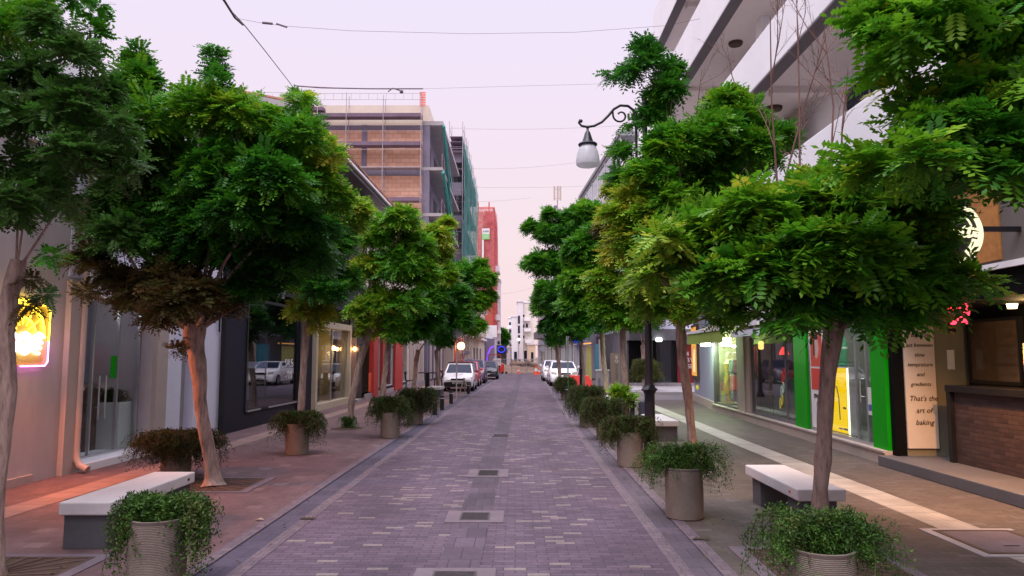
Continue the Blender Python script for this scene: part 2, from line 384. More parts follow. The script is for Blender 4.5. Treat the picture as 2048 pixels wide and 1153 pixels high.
def spot(name, loc, aim, energy, col, ang, r=.05, parent=None):
    d = bpy.data.lights.new(name, 'SPOT'); d.energy = energy; d.color = col; d.shadow_soft_size = r; d.spot_size = R(ang); d.spot_blend = .8
    o = bpy.data.objects.new(name, d); COL.objects.link(o)
    o.rotation_euler = (Vector(aim) - Vector(loc)).to_track_quat('-Z', 'Y').to_euler()
    o.location = Vector(loc) - (ORG[parent.name] if parent else Vector())
    if parent: o.parent = parent
    return o
class Fac:
    """a street front: u along it, d outwards to the street, z up"""
    def __init__(s, A, B, right=False):
        s.A = Vector((A[0], A[1], 0)); s.U = (Vector((B[0], B[1], 0)) - s.A); s.len = s.U.length; s.U.normalize()
        s.N = Vector((-s.U.y, s.U.x, 0)) if right else Vector((s.U.y, -s.U.x, 0))
        s.right = right
    def p(s, u, d, z): q = s.A + s.U * u + s.N * d; return Vector((q.x, q.y, z))
    def hit(s, px, py, d=0.):
        A = s.A + s.N * d; r = ray(px, py); k = (A - C0).dot(s.N) / r.dot(s.N); q = C0 + r * k
        return (q - A).dot(s.U), q.z
    def u(s, px, py=760, d=0.): return s.hit(px, py, d)[0]
    def z(s, px, py, d=0.): return s.hit(px, py, d)[1]
    def bx(s, mb, u0, u1, d0, d1, z0, z1):
        mb.hexa([s.p(u0, d0, z0), s.p(u1, d0, z0), s.p(u1, d1, z0), s.p(u0, d1, z0), s.p(u0, d0, z1), s.p(u1, d0, z1), s.p(u1, d1, z1), s.p(u0, d1, z1)]); return mb
    def box(s, name, mat, parent, *bxs, **k):
        m = MB()
        for b in bxs: s.bx(m, *b)
        return m.build(name, mat, parent, **k)
    def each(s, name, mat, parent, *bxs, **k):
        for b in bxs: s.box(name, mat, parent, b, **k)
    def room(s, name, mat, parent, u0, u1, z0, z1, dep, d0=0.):
        """an open-fronted shell behind a pane"""
        m = MB(); w = .06
        s.bx(m, u0, u1, -dep - w, -dep, z0, z1); s.bx(m, u0 - w, u0, -dep, d0, z0, z1); s.bx(m, u1, u1 + w, -dep, d0, z0, z1)
        s.bx(m, u0, u1, -dep, d0, z1, z1 + w); s.bx(m, u0, u1, -dep, d0, z0 - w, z0)
        return m.build(name, mat, parent)
    def frame(s, name, mat, parent, u0, u1, d0, d1, z0, z1, w=.06, mull=(), **k):
        m = MB(); s.bx(m, u0, u0 + w, d0, d1, z0, z1); s.bx(m, u1 - w, u1, d0, d1, z0, z1)
        s.bx(m, u0 + w, u1 - w, d0, d1, z0, z0 + w); s.bx(m, u0 + w, u1 - w, d0, d1, z1 - w, z1)
        for q in mull: s.bx(m, q - w / 2, q + w / 2, d0 + .003, d1 - .003, z0 + w, z1 - w)
        return m.build(name, mat, parent, **k)
    def text(s, body, u, d, z, size, mat, parent, **k):
        right = -s.U if s.right else s.U          # reading direction as seen from the street
        return text(body, s.p(u, d, z), right, (0, 0, 1), size, mat, parent, **k)
# ================================================================== THE GROUND
YS = [-10, 0, 6, 12, 17, 24, 30, 38, 46, 56, 66, 78]
def ln(*p): return [float(np.interp(y, [q[0] for q in p], [q[1] for q in p])) for y in YS]
XC = ln((-10, -.75), (0, -.6), (6, -.51), (12, -.42), (17, -.34), (28, -.2), (56, .3), (78, .6))
XL = ln((-10, -2.6), (10, -2.58), (16, -2.5), (24, -2.44), (36, -2.2), (56, -1.7), (78, -1.2))
XR = ln((-10, 1.58), (11, 1.65), (20, 1.75), (31, 1.95), (45, 2.2), (78, 2.55))
def strip(name, xa, xb, mat, z=0., ys=YS):
    m = MB(); n = len(ys)
    m.add([(x, y, z) for y, a, b in zip(ys, xa, xb) for x in (a, b)], [(2 * i, 2 * i + 1, 2 * i + 3, 2 * i + 2) for i in range(n - 1)])
    return struct(name, m, mat, origin=(0, 0, z))
def off(x, d): return [a + d for a in x]
g = MB(); g.quad((-700, -300, -.06), (700, -300, -.06), (700, 900, -.06), (-700, 900, -.06)); struct('ground', g, M['asphalt'], origin=(0, 0, -.06))
strip('road', off(XL, .16), off(XR, -.13), M['road'])
strip('road_edge_left', off(XL, .14), off(XL, .27), M['edge'], .004)
strip('road_edge_right', off(XR, -.25), off(XR, -.12), M['edge'], .004)
strip('channel_left', off(XL, -.14), off(XL, .141), M['channel'], -.008)
strip('channel_right', off(XR, -.121), off(XR, .13), M['channel_r'], -.008)
strip('centre_strip', off(XC, -.19), off(XC, .19), M['centre'], .004)
strip('pavement_left', [-16] * len(YS), off(XL, -.139), M['walk'])
strip('pavement_right', off(XR, .129), [16] * len(YS), M['walk_r'])
strip('pavement_edge_left', off(XL, -.26), off(XL, -.135), M['edge'], .004)
strip('pavement_edge_right', off(XR, .125), off(XR, .25), M['edge'], .004)
yt = [-6, 8, 16, 24, 30]
strip('tactile_strip_right', [4.55, 4.55, 4.6, 4.75, 4.9], [5.0, 5.0, 5.05, 5.2, 5.35], M['tactile'], .004, yt)
ytl = [-6, 8.5, 22, 32, 44]
strip('tactile_strip_left', [-6.35, -6.25, -6.0, -5.8, -5.6], [-5.92, -5.82, -5.57, -5.4, -5.2], M['tactile_l'], .004, ytl)
g = MB(); g.quad((4.4, 30.8, .004), (60, 30.8, .004), (60, 34.8, .004), (4.4, 34.8, .004)); struct('side_street', g, M['asphalt'])
g = MB(); g.box(4.9, 60, 34.8, 42.2, -.02, .13); struct('kerb_pavement', g, M['concrete'])
# the dug-up end of the street
g = MB(); nx, ny = 30, 26
for j in range(ny + 1):
    for i in range(nx + 1):
        x = -7 + 14 * i / nx; y = 78 + 70 * j / ny
        z = .05 + .35 * abs(math.sin(x * 1.3 + j)) * (1 if j > 1 else 0) * random.random() + (.9 * math.exp(-((x - 1.2) ** 2 / 5 + (y - 96) ** 2 / 40)) + .7 * math.exp(-((x + 1.8) ** 2 / 3 + (y - 88) ** 2 / 10)))
        if j == 0: z = -.02
        g.v.append((x, y, z))
for j in range(ny):
    for i in range(nx):
        a = j * (nx + 1) + i; g.f.append((a, a + 1, a + nx + 2, a + nx + 1)); g.mi.append(0)
struct('dirt_ground', g, M['dirt'])

# ================================================================== LEFT ROW
FL1 = Fac((-7.30, 2.0), (-6.94, 17.2))
FL2 = Fac((-6.88, 17.25), (-6.60, 31.4))
FL3 = Fac((-6.5, 31.5), (-6.3, 50.4))
u = FL1.u
# -- tall beige house at the left edge
uE = u(75)
hA = thing('beige_house', FL1.p(4, -2, 0), 'tall beige rendered house at the left edge, a neon sign on its street wall', 'building')
m = MB(); FL1.bx(m, -6, uE, -6, 0, 0, 11.5); m.build('wall', M['beige'], hA)
FL1.box('ribbed_cladding', M['white_slab'], hA, *[(uE - 2.2 + k * .28, uE - 2.02 + k * .28, 0, .10, 5.0, 11.4) for k in range(8)])
FL1.box('cornice', M['white_slab'], hA, (-6, uE, 0, .25, 11.3, 11.7))
FL1.box('plinth', M['beige2'], hA, (-6, uE - .02, 0, .03, 0, .12))
# -- low white shop with the glazed recess
hB = thing('white_shop', FL1.p(11, -2, 0), 'low white and beige shop with a glazed entrance recess and a louvred side door', 'building')
u150, u300, u330, u362, u388, u442 = u(150, 880), u(298, 880), u(330, 870), u(362), u(388), FL1.len
zs = 2.95
m = MB()
FL1.bx(m, uE, u150, -6, 0, 0, 6.2)
FL1.bx(m, u150, u300, -6, 0, zs, 6.2); FL1.bx(m, u150, u300, -6, -1.25, 0, zs)
FL1.bx(m, u300, u330 - .3, -6, 0, 0, 6.2)
m.build('wall', M['beige'], hB)
m = MB(); FL1.bx(m, u330 - .3, u362, -6, .0, 0, 6.2); FL1.bx(m, u388, u442, -6, 0, 0, 6.2); FL1.bx(m, u362, u388, -6, 0, 2.9, 6.2); FL1.bx(m, u362, u388, -6, -.25, 0, 2.9)
m.build('white_wall', M['white_wall'], hB)
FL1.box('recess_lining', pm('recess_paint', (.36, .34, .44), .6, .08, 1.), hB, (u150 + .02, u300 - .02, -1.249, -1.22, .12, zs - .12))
FL1.box('upper_render', M['white_wall'], hB, (u150 - .4, u330 - .305, 0, .02, zs + .15, 6.2))
FL1.box('pillar', M['beige2'], hB, (u150 - .42, u150 - .003, 0, .09, 0, zs + .1))
FL1.box('pillar', M['beige2'], hB, (u300 + .003, u300 + .42, 0, .09, 0, zs + .1))
FL1.box('fascia', M['white_slab'], hB, (u150 - .002, u300 + .002, -.1, .05, zs - .12, zs + .1))
FL1.box('sill', M['white_slab'], hB, (u150 - .002, u300 + .002, -1.55, .18, .0, .12))
FL1.box('parapet', M['white_slab'], hB, (uE, u442, -6, .12, 6.2, 6.4))
FL1.box('glass_pane', M['glass'], hB, (u150 + .03, u300 - .03, -.28, -.26, .125, zs - .12))
FL1.frame('door_frame', M['silver'], hB, u150, u300, -.30, -.24, .12, zs - .12, .035, mull=(u150 + (u300 - u150) * .34, u150 + (u300 - u150) * .68))
uh = u150 + (u300 - u150) * .40
m = MB(); [m.tube([FL1.p(uh + k, -.2, .75), FL1.p(uh + k, -.2, 1.5)], .016) for k in (0, .2)]
for zz in (.95, 1.3): m.tube([FL1.p(uh, -.2, zz), FL1.p(uh, -.25, zz)], .01); m.tube([FL1.p(uh + .2, -.2, zz), FL1.p(uh + .2, -.25, zz)], .01)
m.build('door_handle', M['silver'], hB, smooth=True)
lamp('recess_fill', FL1.p((u150 + u300) / 2, -.7, 2.7), 7, (.86, .82, 1.0), .04, hB)  # added fill, the recess has no lit lamp of its own
FL1.box('notice', M['green'], hB, (u150 + (u300 - u150) * .58, u150 + (u300 - u150) * .66, -.258, -.252, 1.45, 1.85))
m = MB(); FL1.bx(m, u362 + .02, u388 - .02, -.24, -.20, .12, 2.85)
for k in range(44): FL1.bx(m, u362 + .08, u388 - .08, -.2, -.175, .2 + k * .06, .235 + k * .06)
m.build('louvre_door', pm('louvre_paint', (.40, .37, .38), .5, .1, 2.), hB)
FL1.box('door_step', M['concrete'], hB, (u362, u388, -.25, .1, 0, .11))
# downpipe
up = u(133, 900); pz = 3.0
m = MB(); m.tube([FL1.p(up + .12, .09, 6.1), FL1.p(up + .10, .09, .42), FL1.p(up + .1, .10, .24), FL1.p(up + .08, .17, .12), FL1.p(up + .06, .32, .06)], [.055, .055, .055, .055, .058], 14)
for zz in (1.3, 2.9, 4.6): m.lathe(*FL1.p(up + .11, .09, 0).xy, [(.066, zz), (.066, zz + .05)], 14)
m.build('downpipe', M['downpipe'], hB, smooth=True)
m = MB(); m.tube([FL1.p(u442 - .12, .07, 6.0), FL1.p(u442 - .12, .07, .1)], .05, 10); m.tube([FL1.p(u442 - .3, .05, 6.0), FL1.p(u442 - .3, .05, 2.4)], .02, 8); m.build('conduit', M['black'], hB, smooth=True)

# -- dark boutique under the tiled roof
hC = thing('dark_boutique_house', FL2.p(6, -2, 0), 'dark navy clad boutique house under a low orange tiled roof', 'building')
u = FL2.u
a0, a1, a2, a3, a4, a5 = 0., u(488, 820), u(592, 820), u(622, 800), u(694, 800), FL2.len
Lh = 3.6
m = MB(); FL2.bx(m, a0, a5, -7, -1.9, 0, 7.6); FL2.bx(m, 3.3, a5, -7, 0, 7.6, 8.8); FL2.bx(m, a0, a1, -1.9, 0, 0, 7.6); FL2.bx(m, a1, a5, -1.9, 0, Lh, 7.6)
FL2.bx(m, a2, a3, -1.9, 0, 0, Lh); FL2.bx(m, a1, a2, -1.9, 0, 0, .42)
m.build('wall', M['navy'], hC)
FL2.box('cladding_joint', M['black_matt'], hC, *[(a0, a5, 0, .006, z, z + .02) for z in (3.75, 4.7, 5.7, 6.7)], *[(q, q + .02, .0, .0065, 3.77, 8.4) for q in np.arange(3.4, a5, 1.6)])
FL2.room('display_room', M['interior_dark'], hC, a1 + .02, a2 - .02, .43, Lh - .3, 1.7)
FL2.frame('window_frame', M['black'], hC, a1, a2, -.08, .03, .42, Lh - .25, .07)
FL2.box('glass_pane', M['glass_dark'], hC, (a1 + .07, a2 - .07, -.03, -.015, .49, Lh - .32))
FL2.box('sill_strip', M['silver'], hC, (a1 + .1, a1 + 1.0, .03, .06, .42, .46), (a1 + 1.6, a2 - .1, .03, .06, .42, .46))
FL2.text('SALE', a2 - .75, -.01, 1.62, .34, M['white_p'], hC, name='sale_lettering', ext=.003)
FL2.text('-70%', a2 - .75, -.01, 1.27, .34, M['white_p'], hC, name='sale_lettering', ext=.003)
FL2.text('Pedal', (a1 + a2) / 2 + .3, .02, 3.62, .36, M['grey_panel'], hC, name='shop_lettering', shear=.2)
lamp('display_fill', FL2.p((a1 + a2) / 2, -.8, 3.1), 5, (.85, .9, 1.0), .04, hC)  # fill lamp added to brighten the window display
# things in the window
FL2.box('curtain', pm('sheer_curtain', (.34, .35, .36), .9, .1, 3., 0, stretch=(8, 8, 1)), hC, *[(a1 + .35 + k * .1, a1 + .43 + k * .1, -1.3 + .03 * (k % 2), -1.27 + .03 * (k % 2), .6, 3.1) for k in range(9)])
FL2.box('shelf', M['white_wall'], hC, (a1 + 1.8, a2 - .9, -.9, -.6, 1.5, 1.68)); FL2.box('display_board', M['tan'], hC, (a1 + 2.0, a2 - .5, -1.4, -1.3, .5, 1.25))
# cream framed doorway with the lit interior
FL2.frame('door_surround', pm('cream_frame', (.50, .42, .31), .5, .1, 2.), hC, a3, a4, -.12, .14, .0, 3.05, .22)
FL2.room('lit_room', M['interior_warm'], hC, a3 + .2, a4 - .2, .12, 2.85, 1.75, -.1)
FL2.box('glass_pane', M['glass'], hC, (a3 + .22, a4 - .22, -.05, -.04, .14, 2.82))
FL2.frame('door_frame', M['silver'], hC, a3 + .22, a4 - .22, -.07, -.02, .12, 2.84, .04, mull=(a3 + (a4 - a3) * .52,))
FL2.box('curtain', pm('yellow_curtain', (.62, .55, .30), .9, .1, 3., 0), hC, *[(a3 + .3 + k * .11, a3 + .39 + k * .11, -1.3 + .04 * (k % 2), -1.26 + .04 * (k % 2), .9 + .1 * (k % 3), 2.5) for k in range(16)])
FL2.box('dark_panel', M['black'], hC, (a4 - .55, a4 - .25, -.45, -.4, .14, 2.8))
FL2.box('counter', M['interior_dark'], hC, (a3 + .4, a4 - 1.1, -1.2, -.8, .12, .95))
FL2.box('corner_post', M['black'], hC, (a2 + .02, a2 + .28, 0, .08, 0, Lh)); FL2.box('corner_post', M['black'], hC, (a4 + .02, a4 + .35, 0, .08, 0, Lh))
# next bay: dark door, planter-poster, red post
b0 = a4 + .4
FL2.box('dark_door', M['black'], hC, (b0 + .9, b0 + 1.9, 0, .05, 0, 2.7)); FL2.box('timber_door', pm('brown_door', (.22, .13, .08), .5, .2, 3.), hC, (b0 + .05, b0 + .85, 0, .05, .1, 2.6))
FL2.box('threshold', M['concrete'], hC, (b0, b0 + .9, .0, .3, 0, .09))
# roof
m = MB(); e0, e1 = 3.2, a5 + 4.4
m.hexa([FL2.p(e0, .55, 8.95), FL2.p(e1, .55, 8.95), FL2.p(e1, -2.4, 9.55), FL2.p(e0, -2.4, 9.55), FL2.p(e0, .55, 9.13), FL2.p(e1, .55, 9.13), FL2.p(e1, -2.4, 9.75), FL2.p(e0, -2.4, 9.75)])
m.m = 1
for k in range(int((e1 - e0) / .24)):
    q = e0 + k * .24; m.tube([FL2.p(q + .1, .62, 9.15), FL2.p(q + .1, -2.4, 9.78)], .075, 8)
rf = m.build('roof', [M['concrete'], M['tile']], hC, smooth=True)
FL2.box('gutter', M['white_slab'], hC, (e0, e1, .55, .63, 8.95, 9.04))
FL2.box('eaves_board', M['lilac_conc'], hC, (e0, e1, -.02, .5, 8.8, 8.93))
# warm wall lamps
for nm, uu, zz, lb in (('wall_lamp', a4 + .2, 2.12, 'glowing warm wall lamp just right of the cream doorway'), ('wall_lamp', a5 - .7, 2.12, 'small glowing wall lamp beside the red post')):
    q = FL2.p(uu, .22, zz); t_ = thing(nm, FL2.p(uu, .08, zz), lb, 'lamp')
    m = MB(); m.ball(q, .085, 14); m.build('bulb', em('warm_bulb', (1.0, .42, .10), 14.), t_, smooth=True)
    m = MB(); m.tube([FL2.p(uu, .0, zz + .2), FL2.p(uu, .2, zz + .2), FL2.p(uu, .22, zz + .09)], .015); m.build('bracket', M['black'], t_, smooth=True)
    lamp('wall_lamp_light', FL2.p(uu, .42, zz), 9, (1, .5, .2), .08, t_)
q = FL2.p(FL2.u(667, 692, -.4), -.4, 2.15); t_ = thing('pendant_lamp', q, 'round glowing pendant lamp inside the glass doorway', 'lamp')
m = MB(); m.ball(q, .09, 14); m.build('bulb', em('warm_bulb_b', (1.0, .5, .16), 12.), t_, smooth=True)
m = MB(); m.tube([q + Vector((0, 0, .08)), q + Vector((0, 0, .68))], .006, 6); m.build('cord', M['black'], t_)
lamp('pendant_light', q + Vector((-.15, 0, -.2)), 14, (1, .72, .36), .08, t_)
# white meter box
q0 = FL2.p(.5, 0, 0); t_ = thing('meter_box', FL2.p(.55, .08, 3.55), 'small white box fixed high on the dark boutique wall', 'box')
FL2.box('case', M['white_p'], t_, (.42, .70, .0, .16, 3.55, 4.05), bevel=.015); FL2.box('lid', M['white_slab'], t_, (.44, .68, .16, .175, 3.57, 4.03))

# -- shops with red pillars
hD = thing('red_pillar_shop', FL3.p(8, -3, 0), 'pale shop row with bright red pillars between its windows', 'building')
m = MB(); FL3.bx(m, 0, FL3.len, -7, -1.2, 0, 7.6); FL3.bx(m, 0, FL3.len, -1.2, 0, 3.0, 7.6); FL3.bx(m, 11.5, FL3.len, -1.2, 0, 0, 3.0)
m.build('wall', M['cream'], hD)
for pxa, pxb in ((742, 752), (760, 768), (786, 801)):
    FL3.box('pillar', M['red'], hD, (FL3.u(pxa), FL3.u(pxb), -.1, .12, 0, 3.0))
wl_ = [(FL3.u(752), FL3.u(760)), (FL3.u(768), FL3.u(786)), (FL3.u(803), FL3.u(829))]
for a, b in wl_:
    FL3.room('display_room', M['interior'], hD, a + .05, b - .05, .35, 2.8, 1.0)
    FL3.box('glass_pane', M['glass'], hD, (a + .04, b - .04, -.1, -.08, .35, 2.85)); FL3.frame('window_frame', M['white_p'], hD, a + .01, b - .01, -.12, -.03, .3, 2.9, .07)
FL3.box('plinth', M['concrete'], hD, (0, FL3.len, 0, .06, 0, .2)); FL3.box('fascia', M['cream'], hD, (0, 12, 0, .16, 3.0, 3.7))
FL3.each('shutter', M['tan'], hD, *[(q, q + 1.1, .0, .05, .15, 2.7) for q in (12.3, 13.8, 15.4, 17.0)])
FL3.box('orange_poster', M['orange'], hD, (FL3.u(737), FL3.u(742), .0, .02, .25, 1.1))

# -- the block going up behind: bare clay blocks and scaffolding
YA = 50.7
def zy(py, Y=YA): return CAMH + (712 - py) * Y / F
hE = thing('unfinished_block', (-10, YA + 4, 0), 'unfinished apartment block of bare orange clay blocks with lilac concrete frame', 'building')
m = MB(); m.box(-24, -6.55, YA, YA + 15, 0, zy(241)); m.build('block_wall', M['blk'], hE)
m = MB(); m.box(-24, -6.2, YA + .05, YA + 15, zy(241), zy(198)); m.build('parapet', M['cream'], hE)
m = MB()
for py, h in ((250, .30), (346, .48), (437, .4), (530, .4)): m.box(-24, -6.5, YA - .06, YA + .1, zy(py) - .02, zy(py) + h)
m.build('beam', M['lilac_conc'], hE)
for x0, x1 in ((-10.95, -10.6), (-16.5, -16.1), (-6.56, -6.1)):
    boxes_each('column', M['lilac_conc'], hE, (x0, x1, YA - .09, YA + .35, 0, zy(241)))
# street-side floors with projecting balconies
for k, py in enumerate((241, 335, 430, 525)):
    z = zy(py); boxes('balcony_slab', M['concrete'], hE, (-6.6, -5.15, YA - .1, YA + 15, z - .02, z + (.28 if k == 0 else .2)))
    if k:
        m = MB(); m.tube([(-5.2, YA, z + 1.2), (-5.2, YA + 15, z + 1.2)], .02, 6)
        for q in range(9): m.tube([(-5.2, YA + q * 1.8, z + .2), (-5.2, YA + q * 1.8, z + 1.2)], .015, 6)
        m.build('railing', M['steel'], hE)
boxes('side_wall', M['lilac_conc'], hE, (-6.56, -6.45, YA + .4, YA + 15, 0, zy(241) - .03))
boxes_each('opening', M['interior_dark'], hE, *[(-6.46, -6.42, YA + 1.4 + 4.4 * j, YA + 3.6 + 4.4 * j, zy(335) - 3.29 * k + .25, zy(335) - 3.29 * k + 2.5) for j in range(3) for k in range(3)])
m = MB()
for za, zb, ya, yb in ((zy(255), zy(330), YA + .2, YA + 6), (zy(345), zy(425), YA + .1, YA + 9)):
    m.hexa([(-5.05, ya, za), (-5.05, ya + .1, za + .05), (-5.02, yb, zb), (-5.02, yb - .1, zb - .3), (-5.0, ya, za), (-5.0, ya + .1, za + .05), (-4.97, yb, zb), (-4.97, yb - .1, zb - .3)])
m.tube([(-5.1, YA - .1, zy(243)), (-5.1, YA + 8, zy(400) - 1)], .12, 6); m.tube([(-5.1, YA - .1, zy(340)), (-5.1, YA + 10, zy(470) - 1)], .13, 6)
m.build('hanging_net', pm('rolled_net', (.06, .30, .26), .9, .25, 2.), hE)
boxes_each('ground_shutter', M['beige2'], hE, *[(-6.44, -6.36, YA + .4 + k * 2.6, YA + 2.6 + k * 2.6, .1, 3.1) for k in range(5)])
boxes_each('ground_post', M['lilac_conc'], hE, *[(-6.44, -6.28, YA + .1 + k * 2.6, YA + .35 + k * 2.6, 0, 3.3) for k in range(6)])
# scaffolding on its near face
sc = thing('scaffold', (-11, YA - .9, 0), 'steel scaffolding with purple planks in front of the bare clay block wall', 'scaffold')
xs = [at(p, 250, YA - 1)[0] for p in (842, 766, 692, 634, 560, 490)]
m = MB()
for i, x in enumerate(xs):
    for y in (YA - 1.0, YA - .2): m.tube([(x, y, 0), (x, y, zy(182) - .2 * (i % 2))], .028, 6)
for z in (zy(184), zy(197), zy(262), zy(300)): m.tube([(xs[-1], YA - 1.02, z + .12), (xs[3], YA - 1.02, z), (xs[0], YA - 1.02, z)], .016, 6)
for k in range(26):
    x = xs[0] - k * .62
    m.tube([(x, YA - 1.02, zy(197)), (x, YA - 1.02, zy(184))], .012, 5)
for z in (zy(262), zy(318), zy(390)):
    for x in xs: m.tube([(x, YA - 1, z), (x, YA - .2, z)], .022, 6)
m.build('pole', M['steel'], sc)
for py in (222, 282, 341, 398):
    z = zy(py, YA - 1)
    boxes('plank', M['plank'], sc, (xs[3] - .1, xs[0], YA - .98, YA - .25, z, z + .26)) if py != 341 else boxes('plank', M['steel'], sc, (xs[3] - .1, xs[0], YA - .98, YA - .25, z + .42, z + .48))
    boxes('plank', M['plank'], sc, (xs[5] - .4, xs[3] + .4, YA - .9, YA - .3, z + .5, z + .74))
m = MB(); [m.box(xs[0] - .12, xs[0] + .3, YA - 1.0, YA - .92, zy(210) + k * .12, zy(210) + .05 + k * .12) for k in range(9)]
m.build('guard_board', M['orange'], sc)

# -- second block, wrapped in green net
YB = 68.
def zb(py): return CAMH + (712 - py) * YB / F
hF = thing('netted_block', (-9, YB + 10, 0), 'dark concrete block behind green safety netting and scaffolding', 'building')
m = MB(); m.box(-20, -6.35, YB, YB + 26, 0, zb(292)); m.build('wall', M['lilac_conc'], hF)
for k in range(7):
    z = zb(292) - k * 3.2; boxes('balcony_slab', M['lilac_conc'], hF, (-6.4, -5.1, YB + .1, YB + 25.5, z - .3, z))
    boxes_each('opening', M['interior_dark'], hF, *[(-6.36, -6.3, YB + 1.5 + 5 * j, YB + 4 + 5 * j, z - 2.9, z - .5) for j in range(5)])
    boxes('front_spandrel', M['lilac_conc'], hF, (-6.35, -5.1, YB + .02, YB + .12, z - 1.25, z - .01))
sf = thing('scaffold', (-5.2, YB + 12, 0), 'tall street-side scaffolding draped with green netting', 'scaffold')
m = MB()
for k in range(11):
    y = YB - .5 + k * 2.6
    for x in (-6.25, -4.98): m.tube([(x, y, 0), (x, y, zb(232) + .4 * (k % 2) - .2)], .03, 6)
    for q in range(12): m.tube([(-6.25, y, 1.5 + 2 * q), (-4.98, y, 1.5 + 2 * q)], .02, 5)
for q in range(12):
    for x in (-6.25, -4.98): m.tube([(x, YB - .5, 1.5 + 2 * q), (x, YB + 25.5, 1.5 + 2 * q)], .02, 5)
m.build('pole', M['steel'], sf)
boxes('plank', M['plank'], sf, *[(-6.2, -5.05, YB - .4, YB + 25, zb(300) + .5 * k, zb(300) + .06 + .5 * k) for k in range(4)])
m = MB(); zt, n_ = zb(262), 26
for i in range(n_ + 1):
    for j in range(19):
        m.v.append((-4.86 + .13 * math.sin(i * .9 + j * .6) + .05 * math.sin(j * 2.1), YB - .55 + i, 4.0 + (zt - 4.0 - .5 * math.sin(i * .7) ** 2) * j / 18))
for i in range(n_):
    for j in range(18): a = i * 19 + j; m.f.append((a, a + 1, a + 20, a + 19)); m.mi.append(0)
m.build('net', M['greennet'], sf)
# -- red block with red net
YD = 112.
hG = thing('red_clad_block', (-6, YD + 8, 0), 'red clad apartment block with an overhanging upper part', 'building')
def zd(py): return CAMH + (712 - py) * YD / F
x0, x1 = at(955, 500, YD)[0], at(989, 500, YD)[0]
boxes('wall', M['cream'], hG, (-16, x0 + .9, YD + .3, YD + 26, 0, zd(420)))
boxes('overhang', M['redclad'], hG, (at(968, 640, YD)[0], x1 - .25, YD - .05, YD + 20, zd(657), zd(420)))
boxes('overhang_edge', M['red'], hG, (x1 - .25, x1, YD - .1, YD + 20, zd(668), zd(412)))
boxes('overhang_soffit', M['conc_dark'], hG, (at(970, 640, YD)[0], x1 - .3, YD + .1, YD + 19, zd(657) - .25, zd(657) - .02))
boxes('lower_storey', M['white_wall'], hG, (-10, at(984, 690, YD)[0], YD + .1, YD + 20, 0, zd(658) - .3))
boxes_each('balcony', M['white_slab'], hG, *[(x1, x1 + .75, YD + 2, YD + 8, z, z + .9) for z in (zd(640), zd(590), zd(540))])
boxes_each('frame_post', M['red'], hG, *[(x, x + .18, YD - .3, YD - .1, zd(600), zd(402)) for x in (x0, x0 + 1.7)], *[(x0, x1, YD - .3, YD - .12, z, z + .15) for z in (zd(415), zd(445), zd(520))])
m = MB()
for i in range(5):
    for j in range(14): m.v.append((x0 + (x1 - x0) * i / 4, YD - .5 + .15 * math.sin(i * 2 + j), zd(600) + (zd(412) - zd(600)) * j / 13))
for i in range(4):
    for j in range(13): a = i * 14 + j; m.f.append((a, a + 1, a + 15, a + 14)); m.mi.append(0)
k0 = len(m.v)
for i in range(9):
    for j in range(14): m.v.append((x1 + .12 + .12 * math.sin(i + j * .8), YD - .5 + i * 2.2, zd(655) + (zd(412) - zd(655)) * j / 13))
for i in range(8):
    for j in range(13): a = k0 + i * 14 + j; m.f.append((a, a + 1, a + 15, a + 14)); m.mi.append(0)
m.build('net', M['rednet'], hG)
bn = thing('banner', (at(971, 468, YD - 1)[0], YD - 1, zd(488)), 'white and green price banner hung on the red netted block', 'banner')
bx0, bx1 = at(964, 468, YD - 1)[0], at(979, 468, YD - 1)[0]
boxes('white_half', M['paper'], bn, (bx0, bx1, YD - .72, YD - .66, zd(468), zd(457))); boxes('green_half', pm('banner_green', (.25, .60, .22), .8, .05), bn, (bx0, bx1, YD - .72, YD - .66, zd(479), zd(468)))
text('5.000', ((bx0 + bx1) / 2, YD - .74, zd(463)), (1, 0, 0), (0, 0, 1), .42, M['ink'], bn); text('120€', ((bx0 + bx1) / 2, YD - .74, zd(474)), (1, 0, 0), (0, 0, 1), .42, M['paper'], bn)
boxes('strip', M['paper'], bn, (bx0, bx0 + .28, YD - .72, YD - .66, zd(516), zd(480)))

# -- cream house beyond the parked cars
hH = thing('cream_balcony_house', (-7, 84, 0), 'old cream house with a tiled eave and small balcony past the parked cars', 'building')
FH = Fac((-5.6, 66.5), (-4.35, 104))
m = MB(); FH.bx(m, 0, FH.len, -8, 0, 0, 7.6); m.build('wall', M['cream'], hH)
FH.box('eave', M['white_slab'], hH, (9, 30, -1, .9, 7.3, 7.65)); m = MB(); FH.bx(m, 9, 30, -6, .8, 7.65, 8.0); m.build('roof', M['tile'], hH)
FH.box('cornice', M['white_slab'], hH, (6, FH.len, 0, .35, 3.9, 4.15))
FH.box('balcony', M['cream'], hH, (18, 27, 0, 1.0, 4.1, 5.1))
for q in (1.2, 8.5, 12, 15.5, 20, 24, 29): FH.each('shutter', M['tan'] if q < 20 else M['conc_dark'], hH, (q, q + 1.6, .0, .06, .2, 2.8))
for q in (10, 14, 19, 24): FH.each('window', M['pane'], hH, (q, q + 1.2, .0, .05, 4.9, 6.7))
FH.box('red_panel', M['red'], hH, (FH.u(908), FH.u(925), 0, .1, 0, 3.7)); FH.box('awning', M['soffit'], hH, (FH.u(925), FH.u(938), 0, 1.0, 4.0, 4.15))
q = FH.p(FH.u(912) - .5, .5, CAMH + 20 * 66 / F); t_ = thing('globe_lamp', q, 'big round glowing globe lamp by the red panel', 'lamp')
m = MB(); m.ball(q, .36, 18); m.build('globe', em('globe_glow', (1.0, .55, .20), 9.), t_, smooth=True)
m = MB(); m.tube([q + Vector((-.7, 0, 0)), q + Vector((-.3, 0, 0))], .03, 6); m.build('arm', M['black'], t_)
